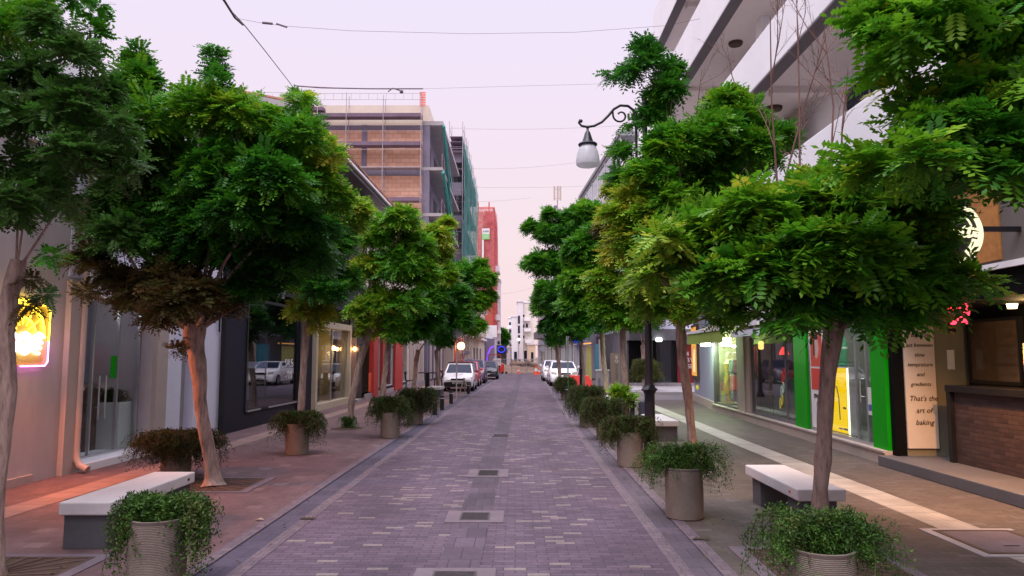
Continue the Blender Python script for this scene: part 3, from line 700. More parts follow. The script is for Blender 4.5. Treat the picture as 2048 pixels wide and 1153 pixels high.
lamp('globe_light', q + Vector((.6, -.6, 0)), 60, (1, .6, .3), .3, t_)
# blue-violet lit bar front further on
hI = thing('violet_lit_bar', (-3.8, 106, 0), 'bar front with violet and blue neon beyond the black car', 'building')
FI = Fac((-4.2, 104.5), (-3.1, 111.5))
m = MB(); FI.bx(m, 0, 7, -4, 0, 0, 4.4); m.build('wall', M['lilac_conc'], hI)
m = MB(); m.tube([(-4.0, 104.2, .8), (-3.9, 104.2, 2.0), (-3.5, 104.2, 3.0), (-3.0, 104.2, 3.2)], .09, 8); m.build('violet_neon', em('violet_neon', (.22, .05, 1.0), 2.2), hI)
m = MB(); m.tube([(-1.95 + .5 * math.cos(a * .4), 104.2, 2.75 + .42 * math.sin(a * .4)) for a in range(17)], .055, 8); m.build('blue_neon', em('blue_neon', (.05, .06, 1.0), 1.6), hI)
boxes('sign_board', M['white_slab'], hI, (-4.2, -2.6, 104.1, 104.3, 4.5, 6.2)); boxes('dark_door', M['interior_dark'], hI, (-2.6, -1.2, 104.3, 104.5, 0, 3.4))
# ================================================================== RIGHT ROW
FR1 = Fac((6.30, 9.0), (6.80, 24.8), True)
FR2 = Fac((6.80, 24.8), (7.45, 30.4), True)
u = FR1.u
mH = thing('modern_white_block', (9, 16, 0), 'modern white block with long curved-looking balconies above the shops', 'building')
# upper storeys: long balconies, soffits, recessed wall
m = MB(); m.box(7.9, 20, -6, 30.2, 5.3, 19); m.build('wall', M['white_slab'], mH)
XB = 6.0
levels = ((5.15, 1.1), (8.55, 1.12), (11.75, 1.55), (15.0, 1.6))
for k, (z, h) in enumerate(levels):
    ye = 30.4
    boxes('soffit', M['soffit'], mH, (XB + .16, 7.95, -6, ye - .16, z, z + .26))
    boxes('parapet', M['white_slab'], mH, (XB, XB + .15, -6, ye, z - .02, z + h), (XB + .15, 7.9, ye - .15, ye, z - .02, z + h), bevel=.02)
    boxes('drip_band', M['soffit_edge'], mH, (XB + .003, XB + .34, -6, ye - .02, z - .06, z - .023))
    boxes_each('cross_beam', M['soffit'], mH, *[(XB + .45, 7.9, y, y + .3, z - .16, z - .001) for y in (8.2, 17.6, 26.0)])
for y, zz in ((17.9, 8.55), (25.9, 8.55), (12.0, 8.55), (17.6, 5.15), (14.6, 11.75), (21.0, 11.75)):
    m = MB(); m.lathe(7.0, y + 1.2, [(.20, zz - .10), (.22, zz - .06), (.22, zz - .002)], 20); m.build('ceiling_light', M['rust'], mH, smooth=True)
for y in (12.5, 20.4, 27.0): boxes_each('round_pier', M['white_slab'], mH, (7.2, 7.6, y, y + .5, 5.3, 18.))
boxes('lattice_screen', M['tan'], mH, *[(7.5, 7.53, 18.6 + .16 * k, 18.68 + .16 * k, 6.3, 8.4) for k in range(11)], *[(7.47, 7.5, 18.6, 20.3, 6.4 + .16 * k, 6.47 + .16 * k) for k in range(12)])
boxes_each('window', M['pane'], mH, *[(7.86, 7.905, y, y + 2.2, z + .3, z + 2.7) for y in (6, 14.5, 22.5) for z in (5.4, 8.9, 12.1)])
boxes('window_frame', M['silver'], mH, *[(7.84, 7.912, y + a, y + a + .07, z + .3, z + 2.7) for y in (6, 14.5, 22.5) for z in (5.4, 8.9, 12.1) for a in (-.07, 1.06, 2.2)])
# ground floor shell
G0, G1 = u(1781, 860), u(1751, 860)           # near green column, far green column, ...
G2, G3 = u(1621, 850), u(1596, 850)
O1, P1_, D0, D1, E1 = u(1505, 820), u(1480, 810), u(1476, 800), u(1432, 800), FR1.len
m = MB()
FR1.bx(m, G0, E1, -9, -1.8, 0, 5.2); FR2.bx(m, 0, FR2.len, -9, -.15, 0, 5.2)
FR1.bx(m, G0, E1, -1.8, -.02, 3.0, 5.18)
m.build('shop_wall', M['tan'], mH)
FR1.box('plinth', M['tan'], mH, (G0 - .02, D1 + .02, -1.8, .12, 0, .20)); FR1.box('plinth_cap', M['beige2'], mH, (G0 - .02, D1 + .02, -.2, .15, .20, .235))
FR1.box('pier', M['tan'], mH, (O1, P1_, -.12, .06, .23, 5.15)); FR1.box('pier_rib', M['beige2'], mH, (O1 + .38, O1 + .52, .06, .10, .23, 5.1))
FR1.box('pier', M['soffit_edge'], mH, (D1, E1 - .02, -.12, .05, .0, 4.2)); FR1.box('dark_fascia', M['soffit_edge'], mH, (P1_, D1, -.3, .02, 2.85, 4.4))
for a, b, nm in ((G0, G1, 'green column'), (G2, G3, 'green column')):
    FR1.box('green_column', M['green'], mH, (a, b, -.1, .05, .2, 3.3), bevel=.008)
FR1.box('green_fascia', M['black'], mH, (G0, G3, -.1, .045, 3.3, 3.9))
# -- shop with the yellow light box
gz0, gz1 = .25, 2.9
FR1.room('shop_room', M['interior_lit'], mH, G1 + .05, G3 - .1, .24, 2.95, 1.7, -.11)
FR1.box('glass_pane', M['glass'], mH, (G1, G2, -.03, -.015, gz0, gz1))
FR1.frame('shop_frame', M['silver'], mH, G1 + .003, G2 - .003, -.08, .0, gz0 - .01, gz1, .05, mull=(u(1735, 830), u(1714, 830)))
FR1.frame('door_frame', M['white_p'], mH, u(1730, 800), u(1700, 800), -.9, -.86, .26, 2.15, .05)
FR1.box('door_pane', M['dark_glass'], mH, (u(1730, 800) + .05, u(1700, 800) - .05, -.9, -.88, .95, 2.1)); FR1.box('door_panel', M['rust'], mH, (u(1730, 800) + .05, u(1700, 800) - .05, -.9, -.88, .3, .9))
m = MB(); uh = u(1727, 800); m.tube([FR1.p(uh, .05, 1.0), FR1.p(uh, .05, 1.55)], .014)
for z in (1.1, 1.42): m.tube([FR1.p(uh, .05, z), FR1.p(uh, -.02, z)], .01)
m.build('door_handle', M['silver'], mH, smooth=True)
FR1.box('shelf', M['interior_dark'], mH, (G1 + .3, G2 - .4, -1.5, -1.2, .24, 1.1)); FR1.box('stock', pm('shelf_stock', (.25, .30, .34), .6, .8, 6.), mH, *[(G1 + .3 + k * .3, G1 + .52 + k * .3, -1.45, -1.25, 1.12, 1.3 + .12 * (k % 3)) for k in range(7)])
# posters in that window (flat sheets on the pane)
ps = thing('window_poster', FR1.p(G2 - .1, 0, .3), 'tall red and white poster column stuck beside the far green column', 'poster')
pa, pb = u(1648, 780), u(1622, 780)
FR1.box('sheet', M['paper'], ps, (pa, pb, -.012, -.004, .3, 2.45))
FR1.box('red_picture', pm('poster_red', (.62, .10, .07), .7, .5, 5., 0), ps, (pa + .05, pb - .05, -.003, .001, 1.62, 2.36)); FR1.box('red_block', pm('poster_red_b', (.60, .07, .05), .7, .1, 3., 0), ps, (pa + .05, pb - .05, -.003, .001, 1.12, 1.58))
m = MB(); m.add([FR1.p((pa + pb) / 2 - .02 + .15 * math.cos(k * .524), .003, 2.03 + .24 * math.sin(k * .524)) for k in range(12)], [tuple(range(12))]); m.build('face_shape', pm('poster_skin', (.62, .40, .32), .8, .2, 8., 0), ps)
FR1.box('hair_shape', M['ink'], ps, ((pa + pb) / 2 - .12, (pa + pb) / 2 + .1, .004, .006, 2.2, 2.31), ((pa + pb) / 2 + .06, (pa + pb) / 2 + .13, .004, .006, 1.85, 2.2))
FR1.text('SPACTI', (pa + pb) / 2, .0, .98, .13, M['ink'], ps); FR1.box('drawing', M['grey_panel'], ps, *[((pa + pb) / 2 - .07, (pa + pb) / 2 + .07, -.003, .001, z, z + .1) for z in (.42, .6, .76)])
lb_ = thing('light_box', FR1.p(u(1680, 860), -.2, .25), 'glowing yellow light box standing in the shop window', 'light box')
ya, yb = u(1697, 800, -.15), u(1655, 800, -.15)
FR1.box('case', M['white_p'], lb_, (ya - .03, yb, -.30, -.16, .27, 1.62)); FR1.box('panel', em('yellow_panel', (1.0, .62, .005), 1.25), lb_, (ya, yb - .02, -.155, -.15, .30, 1.60)); FR1.box('edge_glow', em('edge_glow', (1.0, .95, .6), 3.), lb_, (ya - .025, ya + .02, -.15, -.14, .30, 1.60))
m = MB(); m.tube([FR1.p((ya + yb) / 2 + .05 + x, -.143, z) for x, z in ((-.16, .55), (-.13, 1.0), (-.04, 1.22), (.05, 1.22), (.12, 1.0))], .012, 6); m.build('outline', M['soffit_edge'], lb_)
FR1.box('small_print', M['soffit_edge'], lb_, (ya + .08, ya + .28, -.148, -.144, .36, .40), (ya + .32, ya + .5, -.148, -.144, .36, .39), (ya + .12, ya + .26, -.148, -.144, .78, .82))
gb = thing('green_display_bottle', FR1.p(u(1680), -.45, 1.5), 'big green bottle shaped display above the yellow light box', 'display')
m = MB(); q = FR1.p(u(1680, 760, -.45), -.45, 0); m.lathe(q.x, q.y, [(.02, 1.62), (.16, 1.64), (.17, 1.95), (.17, 2.1), (.13, 2.25), (.07, 2.38), (.06, 2.5)], 20); m.build('body', pm('bottle_green', (.02, .30, .13), .3, .1), gb, smooth=True); m = MB(); m.lathe(q.x, q.y, [(.175, 2.0), (.175, 2.04)], 20); m.build('label_band', M['paper'], gb)
nt = thing('window_notice', FR1.p(u(1745), 0, .9), 'white and blue printed notice on the glass door', 'notice')
na, nb = u(1757, 820), u(1736, 820); FR1.box('sheet', M['paper'], nt, (na, nb, -.012, -.004, .78, 1.28)); FR1.box('blue_band', pm('notice_blue', (.10, .13, .40), .7, .1, 3., 0), nt, (na + .02, nb - .02, -.003, .0, .86, .97)); FR1.box('print', M['ink'], nt, *[(na + .05, na + .16, -.003, .0, 1.08 + k * .05, 1.1 + k * .05) for k in range(3)])
lamp('shop_fill', FR1.p((G1 + G2) / 2, -.8, 2.85), 40, (.9, 1.0, .85), .04, mH); lamp('shop_fill', FR1.p((G3 + O1) / 2, -.8, 2.85), 12, (1.0, .9, .8), .04, mH)  # unseen lamps added for more glow in the two shop rooms
# -- shop with the sandal stickers
FR1.room('cafe_room', M['interior'], mH, G3 + .0, P1_ - .08, .24, 2.95, 1.75, -.13)
FR1.box('glass_pane', M['glass'], mH, (G3 + .02, O1 - .02, -.03, -.015, gz0, gz1)); FR1.frame('shop_frame', M['soffit_edge'], mH, G3 + .003, O1 - .003, -.08, .0, gz0 - .01, gz1, .06, mull=(G3 + .75,))
FR1.box('shelving', M['tan'], mH, *[(G3 + .8 + k * .45, G3 + 1.0 + k * .45, -1.7, -1.6, 1.3, 2.5) for k in range(4)]); FR1.box('back_counter', pm('teal_counter', (.14, .19, .19), .4, .1), mH, (G3 + 1.3, O1 - .3, -.9, -.5, .25, 1.25))
ch = thing('lounge_chair', FR1.p(G3 + .9, -.9, .25), 'pale round-backed chair behind the sandal sticker window', 'chair')
m = MB(); q = FR1.p(u(1545, 735, -.6), -.6, 0); m.lathe(q.x, q.y, [(.24, .75), (.27, .8), (.26, .86)], 18); m.build('seat', M['grey_panel'], ch, smooth=True)
m = MB(); m.tube([q + Vector((.1, .26 * math.cos(a), .85 + .62 * math.sin(a))) for a in np.linspace(0, math.pi, 12)], .035, 8); [m.tube([q + Vector((.1, .26 * math.cos(a) * .9, .87)), q + Vector((.1, .26 * math.cos(a) * .5, .85 + .6 * math.sin(a)))], .02, 6) for a in (.7, 1.2, 1.6, 2., 2.4)]; m.build('backrest', M['grey_panel'], ch, smooth=True)
for dy in (-.17, .17): m = MB(); m.tube([q + Vector((0, dy, .25)), q + Vector((0, dy * .8, .76))], .02, 6); m.build('leg', M['silver'], ch)
for k, (cname, c_, zz, lb) in enumerate((('sticker_red', (.75, .08, .07), 1.35, 'red sandal outline sticker, top one on the window'), ('sticker_mint', (.55, .75, .62), 1.02, 'mint sandal outline sticker between the red and the yellow one'), ('sticker_yellow', (.72, .70, .12), .72, 'yellow green sandal outline sticker, lowest on the window'))):
    m = MB(); mm = pm(cname, c_, .6, .05, 3., 0); uc = u(1568 - 3 * k, 780)
    for du, dz in ((-.06, .05), (.07, -.05)):
        m.tube([FR1.p(uc + du + (.055 + .012 * math.sin(a)) * math.cos(a), .0, zz + dz + .13 * math.sin(a)) for a in np.linspace(0, 6.2832, 15)], .013, 6)
    o = m.build('sandal_sticker', mm); tag(o, lb, 'sticker', 'sandal stickers on the shop window')
# pendant and red lamp inside
q = FR1.p(u(1522, 695, -.35), -.35, 2.15); t_ = thing('pendant_lamp', q, 'small glowing amber lantern hanging in the sandal sticker shop', 'lamp')
m = MB(); m.lathe(q.x, q.y, [(.05, 2.03), (.075, 2.06), (.075, 2.22), (.04, 2.27)], 12); m.build('shade', em('amber', (1.0, .52, .14), 2.6), t_, smooth=True); m = MB(); m.tube([q + Vector((0, 0, .1)), q + Vector((0, 0, .75))], .006, 6); m.build('cord', M['black'], t_)
q = FR1.p(u(1568, 705, -.5), -.5, 2.0); t_ = thing('red_lamp', q, 'small glowing red bell lamp inside the sandal sticker shop', 'lamp')
m = MB(); m.lathe(q.x, q.y, [(.13, 1.88), (.10, 1.98), (.04, 2.08)], 12); m.build('shade', em('red_glow', (1.0, .05, .04), 2.0), t_, smooth=True); m = MB(); m.tube([q + Vector((0, 0, .08)), q + Vector((0, 0, .9))], .006, 6); m.build('cord', M['black'], t_)
# sign panel above
sp_ = thing('shop_sign', FR1.p(G3 + 1.5, .1, 2.9), 'pale lilac sign panel with small red script above the awnings', 'sign')
FR1.box('panel', pm('lilac_sign', (.70, .68, .84), .5, .04, 1., 0), sp_, (G3 - .2, O1 + .0, .02, .10, 2.96, 4.05)); FR1.box('red_line', pm('sign_red', (.78, .30, .34), .6, .05), sp_, (G3 + .6, G3 + 2.6, .10, .104, 3.52, 3.60)); FR1.box('orange_mark', M['orange'], sp_, (G3 + 1.85, G3 + 2.0, .10, .104, 3.72, 3.95))
# awnings
aw = thing('awning', FR1.p(O1 - .5, .5, 2.4), 'olive green awning with a hanging valance over the dress window', 'awning')
wa, wb = O1 - 1.0, D1 - .6
m = MB(); m.hexa([FR1.p(wa, .05, 2.86), FR1.p(wb, .05, 2.86), FR1.p(wb, 1.0, 2.58), FR1.p(wa, 1.0, 2.58), FR1.p(wa, .05, 2.89), FR1.p(wb, .05, 2.89), FR1.p(wb, 1.0, 2.61), FR1.p(wa, 1.0, 2.61)]); m.build('canopy', pm('awning_tan', (.42, .36, .29), .85, .1), aw)
FR1.box('front_bar', M['white_p'], aw, (wa, wb, 1.0, 1.06, 2.55, 2.63)); FR1.box('valance', pm('awning_green', (.27, .36, .07), .85, .1, 2.), aw, (wa, wb, 1.015, 1.035, 2.22, 2.55))
m = MB(); [m.tube([FR1.p(q, .05, 2.3), FR1.p(q, 1.0, 2.57)], .018, 6) for q in (wa + .1, wb - .1)]; m.build('arm', M['silver'], aw)
aw = thing('awning', FR1.p(G3 + .5, .5, 2.4), 'folded grey and white awning beside the far green column', 'awning')
m = MB(); wa2, wb2 = G3 + .02, O1 - 1.1
m.hexa([FR1.p(wa2, .05, 2.82), FR1.p(wb2, .05, 2.82), FR1.p(wb2, .8, 2.62), FR1.p(wa2, .8, 2.62), FR1.p(wa2, .05, 2.85), FR1.p(wb2, .05, 2.85), FR1.p(wb2, .8, 2.65), FR1.p(wa2, .8, 2.65)]); m.build('canopy', M['grey_panel'], aw)
FR1.box('front_bar', M['white_p'], aw, (wa2, wb2, .8, .86, 2.58, 2.66)); FR1.box('valance', pm('awning_white', (.66, .68, .78), .8, .05), aw, (wa2, wb2, .81, .83, 2.34, 2.5))
FR1.text('000', wa2 + .3, .84, 2.42, .17, M['ink'], aw)
# -- dress shop
FR1.room('dress_room', pm('dress_wall', (.55, .56, .42), .8, .1, 1.), mH, D0 + .02, E1 - .1, .24, 2.85, 1.5, -.13)
FR1.box('glass_pane', M['glass'], mH, (D0, D1, -.03, -.015, gz0, 2.8)); FR1.frame('shop_frame', M['soffit_edge'], mH, D0 + .003, D1 - .003, -.08, .0, gz0 - .01, 2.82, .05)
md = thing('mannequin', FR1.p((D0 + D1) / 2 + .5, -.6, .25), 'mannequin in a long yellow dress and pale head scarf in the shop window', 'mannequin')
q = FR1.p(min(u(1456, 760, -.36), E1 - .5), -.36, 0)
m = MB(); m.lathe(q.x, q.y, [(.30, .30), (.27, .6), (.20, 1.0), (.145, 1.25), (.17, 1.4), (.185, 1.52), (.16, 1.62), (.06, 1.68)], 20); m.build('dress', pm('yellow_dress', (.62, .44, .07), .8, .2, 3., .3, 12., stretch=(4, 4, .6)), md, smooth=True)
m = MB(); m.ball(q + Vector((0, 0, 1.84)), .125, 16, 1.25); m.lathe(q.x, q.y, [(.20, 1.58), (.15, 1.66), (.10, 1.74)], 16); m.build('head_scarf', pm('pale_scarf', (.70, .64, .48), .85, .1), md, smooth=True)
m = MB()
for s_ in (-1, 1): m.tube([q + FR1.U * (.17 * s_) + Vector((0, 0, 1.55)), q + FR1.U * (.25 * s_) + Vector((0, 0, 1.25)), q + FR1.U * (.2 * s_) + FR1.N * .14 + Vector((0, 0, 1.05))], [.06, .05, .038], 10)
m.build('sleeve', pm('dress_sleeve', (.56, .40, .08), .8, .2), md, smooth=True)
m = MB(); m.lathe(q.x, q.y, [(.15, 1.24), (.155, 1.29)], 20); m.build('belt', pm('dress_belt', (.75, .68, .3), .6, .1), md)
cols_ = ((.30, .24, .16), (.25, .42, .40), (.20, .10, .14), (.34, .07, .09), (.22, .14, .22))
labs = ('patterned brown dress', 'pale teal dress', 'plum dress', 'short wine red blouse', 'dark violet dress')
for k, c_ in enumerate(cols_):
    uu = u(1464 + 3.4 * k, 760, -.34)
    t_ = thing('hanging_garment', FR1.p(uu, -.34, 1.8), labs[k] + ' hanging on the rail in the window', 'garment', 'garments on the shop rail')
    m = MB(); q = FR1.p(uu, -.34, 0); zb_ = (.55, .45, .4, 1.3, .35)[k]
    for z0_, z1_, w0, w1 in ((zb_, 1.3, .17, .13), (1.3, 1.72, .13, .17)):
        m.hexa([FR1.p(uu - w0, -.46, z0_), FR1.p(uu + w0, -.46, z0_), FR1.p(uu + w0, -.26, z0_), FR1.p(uu - w0, -.26, z0_), FR1.p(uu - w1, -.42, z1_), FR1.p(uu + w1, -.42, z1_), FR1.p(uu + w1, -.30, z1_), FR1.p(uu - w1, -.30, z1_)])
    m.build('cloth', pm('garment_' + str(k), c_, .85, .3, 5., .4, 10., stretch=(3, 3, .7)), t_, bevel=.02)
    m = MB(); m.tube([FR1.p(uu - .15, -.36, 1.70), FR1.p(uu, -.36, 1.80), FR1.p(uu + .15, -.36, 1.70)], .012, 6); m.tube([FR1.p(uu, -.36, 1.8), FR1.p(uu, -.36, 1.96)], .007, 6); m.build('hanger', M['white_p'], t_)
rl = MB(); rl.tube([FR1.p(D0 + .1, -.36, 1.95), FR1.p(D1 - .1, -.36, 1.95)], .018, 8); rl.tube([FR1.p(D0 + .1, -.36, 1.95), FR1.p(D0 + .1, -.36, .25)], .018, 8); tag(rl.build('clothes_rail', M['silver']), 'metal clothes rail in the dress window', 'rail')
sl = thing('price_sign', FR1.p(D1 - .4, -.1, .4), 'pink price sign reading 10 in the dress window', 'sign'); FR1.box('card', pm('sign_blue', (.45, .55, .72), .7, .05), sl, (D1 - .75, D1 - .25, -.14, -.12, .32, .6)); FR1.text('£10', D1 - .5, -.11, .82, .42, pm('price_pink', (.70, .16, .25), .6, .05), sl)
q = FR1.p(D1 - .1, .3, 2.32); t_ = thing('flood_lamp', q, 'bright white flood lamp at the end of the green awning', 'lamp')
m = MB(); m.box(q.x - .15, q.x + .1, q.y - .2, q.y + .2, q.z - .14, q.z + .14); m.build('lens', em('flood_glow', (.85, 1.0, .78), 40.), t_, bevel=.03)
m = MB(); m.tube([q + Vector((.1, 0, .1)), q + Vector((.36, 0, .2))], .02, 6); m.build('bracket', M['black'], t_)
lamp('flood_light', q + Vector((-.25, -.1, -.15)), 150, (.60, 1.0, .54), .04, t_); lamp('window_light', FR1.p((D0 + E1) / 2 - .1, -.30, 2.72), 130, (1.0, 1.0, .55), .03, t_)
# -- pale blue end wall with lit poster
FR2.box('blue_wall', pm('pale_blue_wall', (.34, .35, .47), .6, .06, .8, .05), mH, (.1, FR2.len, -.15, .0, 0, 5.15)); FR2.box('plinth', M['tan'], mH, (.0, FR2.len, -.1, .06, 0, .28))
FR2.box('corner_trim', M['soffit_edge'], mH, (.02, .14, -.1, .05, 0, 4.6)); FR2.text('people', FR2.len - 1.0, .012, .62, .30, em('lit_yellow', (.9, .8, .1), .7), mH, name='wall_lettering')
pl = thing('lit_poster', FR2.p(FR2.len - .6, .05, .7), 'tall glowing orange poster on the corner of the pale blue wall', 'poster')
FR2.box('case', M['rust'], pl, (FR2.len - 1.75, FR2.len - .06, .0, .10, .9, 3.1)); FR2.box('panel', em('poster_glow', (1.0, .45, .10), .9), pl, (FR2.len - 1.65, FR2.len - .15, .10, .105, 1.05, 3.0)); FR2.box('pale_shape', em('poster_pale', (1.0, .8, .5), 1.1), pl, (FR2.len - 1.2, FR2.len - .7, .105, .108, 1.2, 2.1))
FR2.text('SE', FR2.len - .8, .112, 2.05, .34, M['paper'], pl)

# -- bakery cafe, a dark recess in the near part of the block
cf = thing('bakery_cafe', (7.5, 9.5, 0), 'bakery cafe front with black canopy, brown fascia board and deep recess', 'building')
XF = 6.35
boxes('step', M['stone_step'], cf, (6.16, 10.5, 0, FR1.p(G0, 0, 0).y - .03, 0, .17), bevel=.012)
yW = FR1.p(G0, 0, 0).y
boxes('black_column', M['black_matt'], cf, (6.42, 6.60, yW - .16, yW - .02, .172, 2.615))
boxes('canopy', M['black_matt'], cf, (XF, 10.5, 0, yW - .03, 2.98, 3.0), (XF + .02, 10.5, 0, yW - .04, 2.62, 2.97))
boxes('canopy_edge', M['white_slab'], cf, (XF - .06, XF + .0, 0, yW - .05, 2.98, 3.06))
boxes('fascia_board', pm('grey_brown_board', (.14, .12, .11), .7, .15, 1.), cf, (XF - .02, XF + .6, 0, yW - .03, 3.06, 5.1))
boxes('back_wall', M['black_matt'], cf, (9.0, 9.2, 0, yW, .17, 2.62))
boxes('side_wall', pm('olive_wall', (.22, .20, .145), .8, .1, 1.), cf, (6.605, 9.0, yW - .14, yW - .04, .172, 2.615))
boxes('white_board', pm('cream_board', (.66, .56, .47), .8, .06, 1.2), cf, (6.61, 7.13, yW - .18, yW - .142, .30, 2.52))
ym = yW - .186
for k, s_ in enumerate(("It's all about", 'a balancing', 'act between', 'time', 'temprature', 'and', 'gredients')):
    text(s_, (6.87, ym, 2.36 - k * .165), (1, 0, 0), (0, 0, 1), .092, M['ink'], cf, name='wall_script', shear=.25, ext=.002)
for k, s_ in enumerate(("That's the", 'art of', 'baking')): text(s_, (6.90, ym, 1.13 - k * .20), (1, 0, 0), (0, 0, 1), .12, M['ink'], cf, name='wall_script', shear=.25, ext=.002)
boxes('service_window', pm('brown_pane', (.11, .065, .035), .12, .4, 1., 0, spec=.7), cf, (7.66, 7.70, yW - 1.5, yW - .32, 1.45, 2.4))
boxes('window_wall', M['black_matt'], cf, (7.71, 7.85, 0, yW - .15, .172, 2.615))
boxes('window_frame', M['black'], cf, (7.64, 7.706, yW - .32, yW - .26, 1.4, 2.45), (7.64, 7.706, yW - 1.56, yW - 1.5, 1.4, 2.45), (7.64, 7.706, yW - 1.5, yW - .32, 1.39, 1.45), (7.64, 7.706, yW - 1.5, yW - .32, 2.4, 2.45))
boxes('notice', M['paper'], cf, (7.36, 7.48, yW - .155, yW - .142, 1.62, 1.95)); boxes('small_box', M['black'], cf, (7.40, 7.50, yW - .21, yW - .142, 2.25, 2.42))
tag(boxes('fascia_poster', pm('bread_poster', (.46, .20, .055), .7, .45, 1.3, 0), None, (XF - .045, XF - .021, 9.36, 11.6, 3.1, 4.6)), 'orange brown picture panel on the cafe fascia', 'poster')
ft = thing('fascia_lettering', (XF - .03, 9.9, 3.2), 'white capital lettering on the cafe fascia under the round sign', 'lettering')
text('FRESH', (XF - .05, 10.08, 3.37), (0, -1, 0), (0, 0, 1), .18, M['paper'], ft, ext=.006); text('NO.5', (XF - .05, 10.02, 3.17), (0, -1, 0), (0, 0, 1), .18, M['paper'], ft, ext=.006)
# counter
ct = thing('brick_counter', (7.1, 10.3, .17), 'dark brick service counter framed in black in the cafe recess', 'counter')
cy1 = 11.75
boxes('brick_face', M['counter_brick'], ct, (6.97, 7.32, 5.5, cy1 - .1, .172, 1.28)); boxes('counter_top', M['black'], ct, (6.88, 7.48, 5.5, cy1, 1.28, 1.385), bevel=.008)
boxes('end_panel', M['black'], ct, (6.90, 7.46, cy1 - .1, cy1 - .003, .172, 1.28)); boxes('mid_post', M['black'], ct, (6.93, 6.97, 9.62, 9.75, .172, 1.28))
boxes('back_shelf', M['tan'], ct, (7.485, 7.63, 5.5, cy1, 1.25, 1.36))
mn = thing('menu_board', (6.8, 9.55, 1.2), 'white printed menu sheet at the right end of the counter', 'menu'); boxes('sheet', M['paper'], mn, (6.86, 7.3, 9.83, 9.86, 1.25, 2.02), bevel=.004); boxes('print', M['ink'], mn, *[(6.92 + .14 * i, 7.02 + .14 * i, 9.826, 9.83, 1.92 - .18 * k, 1.93 - .18 * k) for i in range(2) for k in range(4)]); boxes('red_print', M['red'], mn, *[(6.92 + .04 * i, 6.94 + .04 * i, 9.826, 9.83, 1.5, 1.56) for i in range(4)]); boxes('stem', M['black'], mn, (7.05, 7.09, 9.835, 9.855, 1.387, 1.25))
# round illuminated blade sign
rs = thing('round_sign', (5.4, 9.0, 3.35), 'round illuminated shop sign with glowing cream ring and script letters', 'sign')
sc_ = at(1893, 468, 9.0); rr = .415
m = MB(); m.tube([sc_ + Vector((0, -.04, 0)), sc_ + Vector((0, .08, 0))], rr - .02, 40); m.build('disc', M['black'], rs, smooth=True)
glow = em('cream_glow', (1.0, .92, .58), 1.35)
def ringm(r0, r1, y, a0=0, a1=6.2832, n=48):
    m = MB()
    for i in range(n):
        t0, t1 = a0 + (a1 - a0) * i / n, a0 + (a1 - a0) * (i + 1) / n
        P = [sc_ + Vector((r * math.cos(t), y, r * math.sin(t))) for t in (t0, t1) for r in (r0, r1)]
        m.hexa([P[0], P[1], P[3], P[2]] + [p + Vector((0, .02, 0)) for p in (P[0], P[1], P[3], P[2])])
    return m
ringm(rr * .86, rr, -.075, -.9, 1.0).build('outer_ring', glow, rs); ringm(rr * .86, rr, -.075, 1.2, 5.3).build('outer_ring', glow, rs); ringm(rr * .68, rr * .71, -.075, .3, 4.2).build('inner_ring', glow, rs)
ringm(rr * .70, rr * .88, -.07, -.9, -.25).build('crescent', glow, rs)
text('Noisette', sc_ + Vector((-.06, -.085, .0)), (1, 0, .06), (0, 0, 1), .245, glow, rs, name='script_letters', shear=.3, ext=.012, bold=.006)
m = MB(); m.box(sc_.x + rr - .01, XF - .02, 8.98, 9.05, sc_.z + .03, sc_.z + .09); m.build('bracket', M['black'], rs)
lamp('sign_light', sc_ + Vector((-.15, -.35, 0)), 3, (1, .9, .6), .2, rs)
# red string of lights on the leaves
rd = thing('red_light_cluster', at(1918, 628, 7.2), 'tangle of glowing red fairy lights below the leaves', 'lights')
random.seed(5); led = em('red_led', (1.0, .03, .06), 5.)
for k in range(26):
    p = at(1897 + 40 * random.random(), 608 + 40 * random.random(), 7.1 + .2 * random.random()); m = MB(); m.ball(p, .010 + .012 * random.random(), 8); m.build('bulb', led, rd)
for k in range(3): m = MB(); m.tube([at(1930 + 2 * k, 605 + k * 8, 7.15), at(1938, 622 + k * 3, 7.15)], .012, 6); m.build('bulb', led, rd)
m = MB(); m.tube([at(1897 + 5 * k, 612 + 18 * math.sin(k * 2.1) + 12, 7.2) for k in range(10)], .004, 5); m.tube([at(1905, 570, 7.2), at(1912, 612, 7.2)], .004, 5); m.build('cord', M['black'], rd)
lamp('led_light', at(1925, 625, 7.0), 1.2, (1, .08, .1), .1, rd)
# warm downlight of the cafe
dl = thing('canopy_downlight', (7.4, 9.6, 2.6), 'small warm downlight under the black cafe canopy', 'lamp')
m = MB(); m.lathe(7.4, 10.8, [(.06, 2.55), (.075, 2.62)], 14); m.build('lens', em('down_glow', (1, .62, .25), 10.), dl)
lamp('canopy_light', (7.2, 10.2, 2.45), 22, (1, .62, .26), .05, dl); spot('canopy_front_light', (6.2, 9.2, 2.75), (5.75, 10.1, 0), 620, (1, .42, .08), 125, .05, dl)

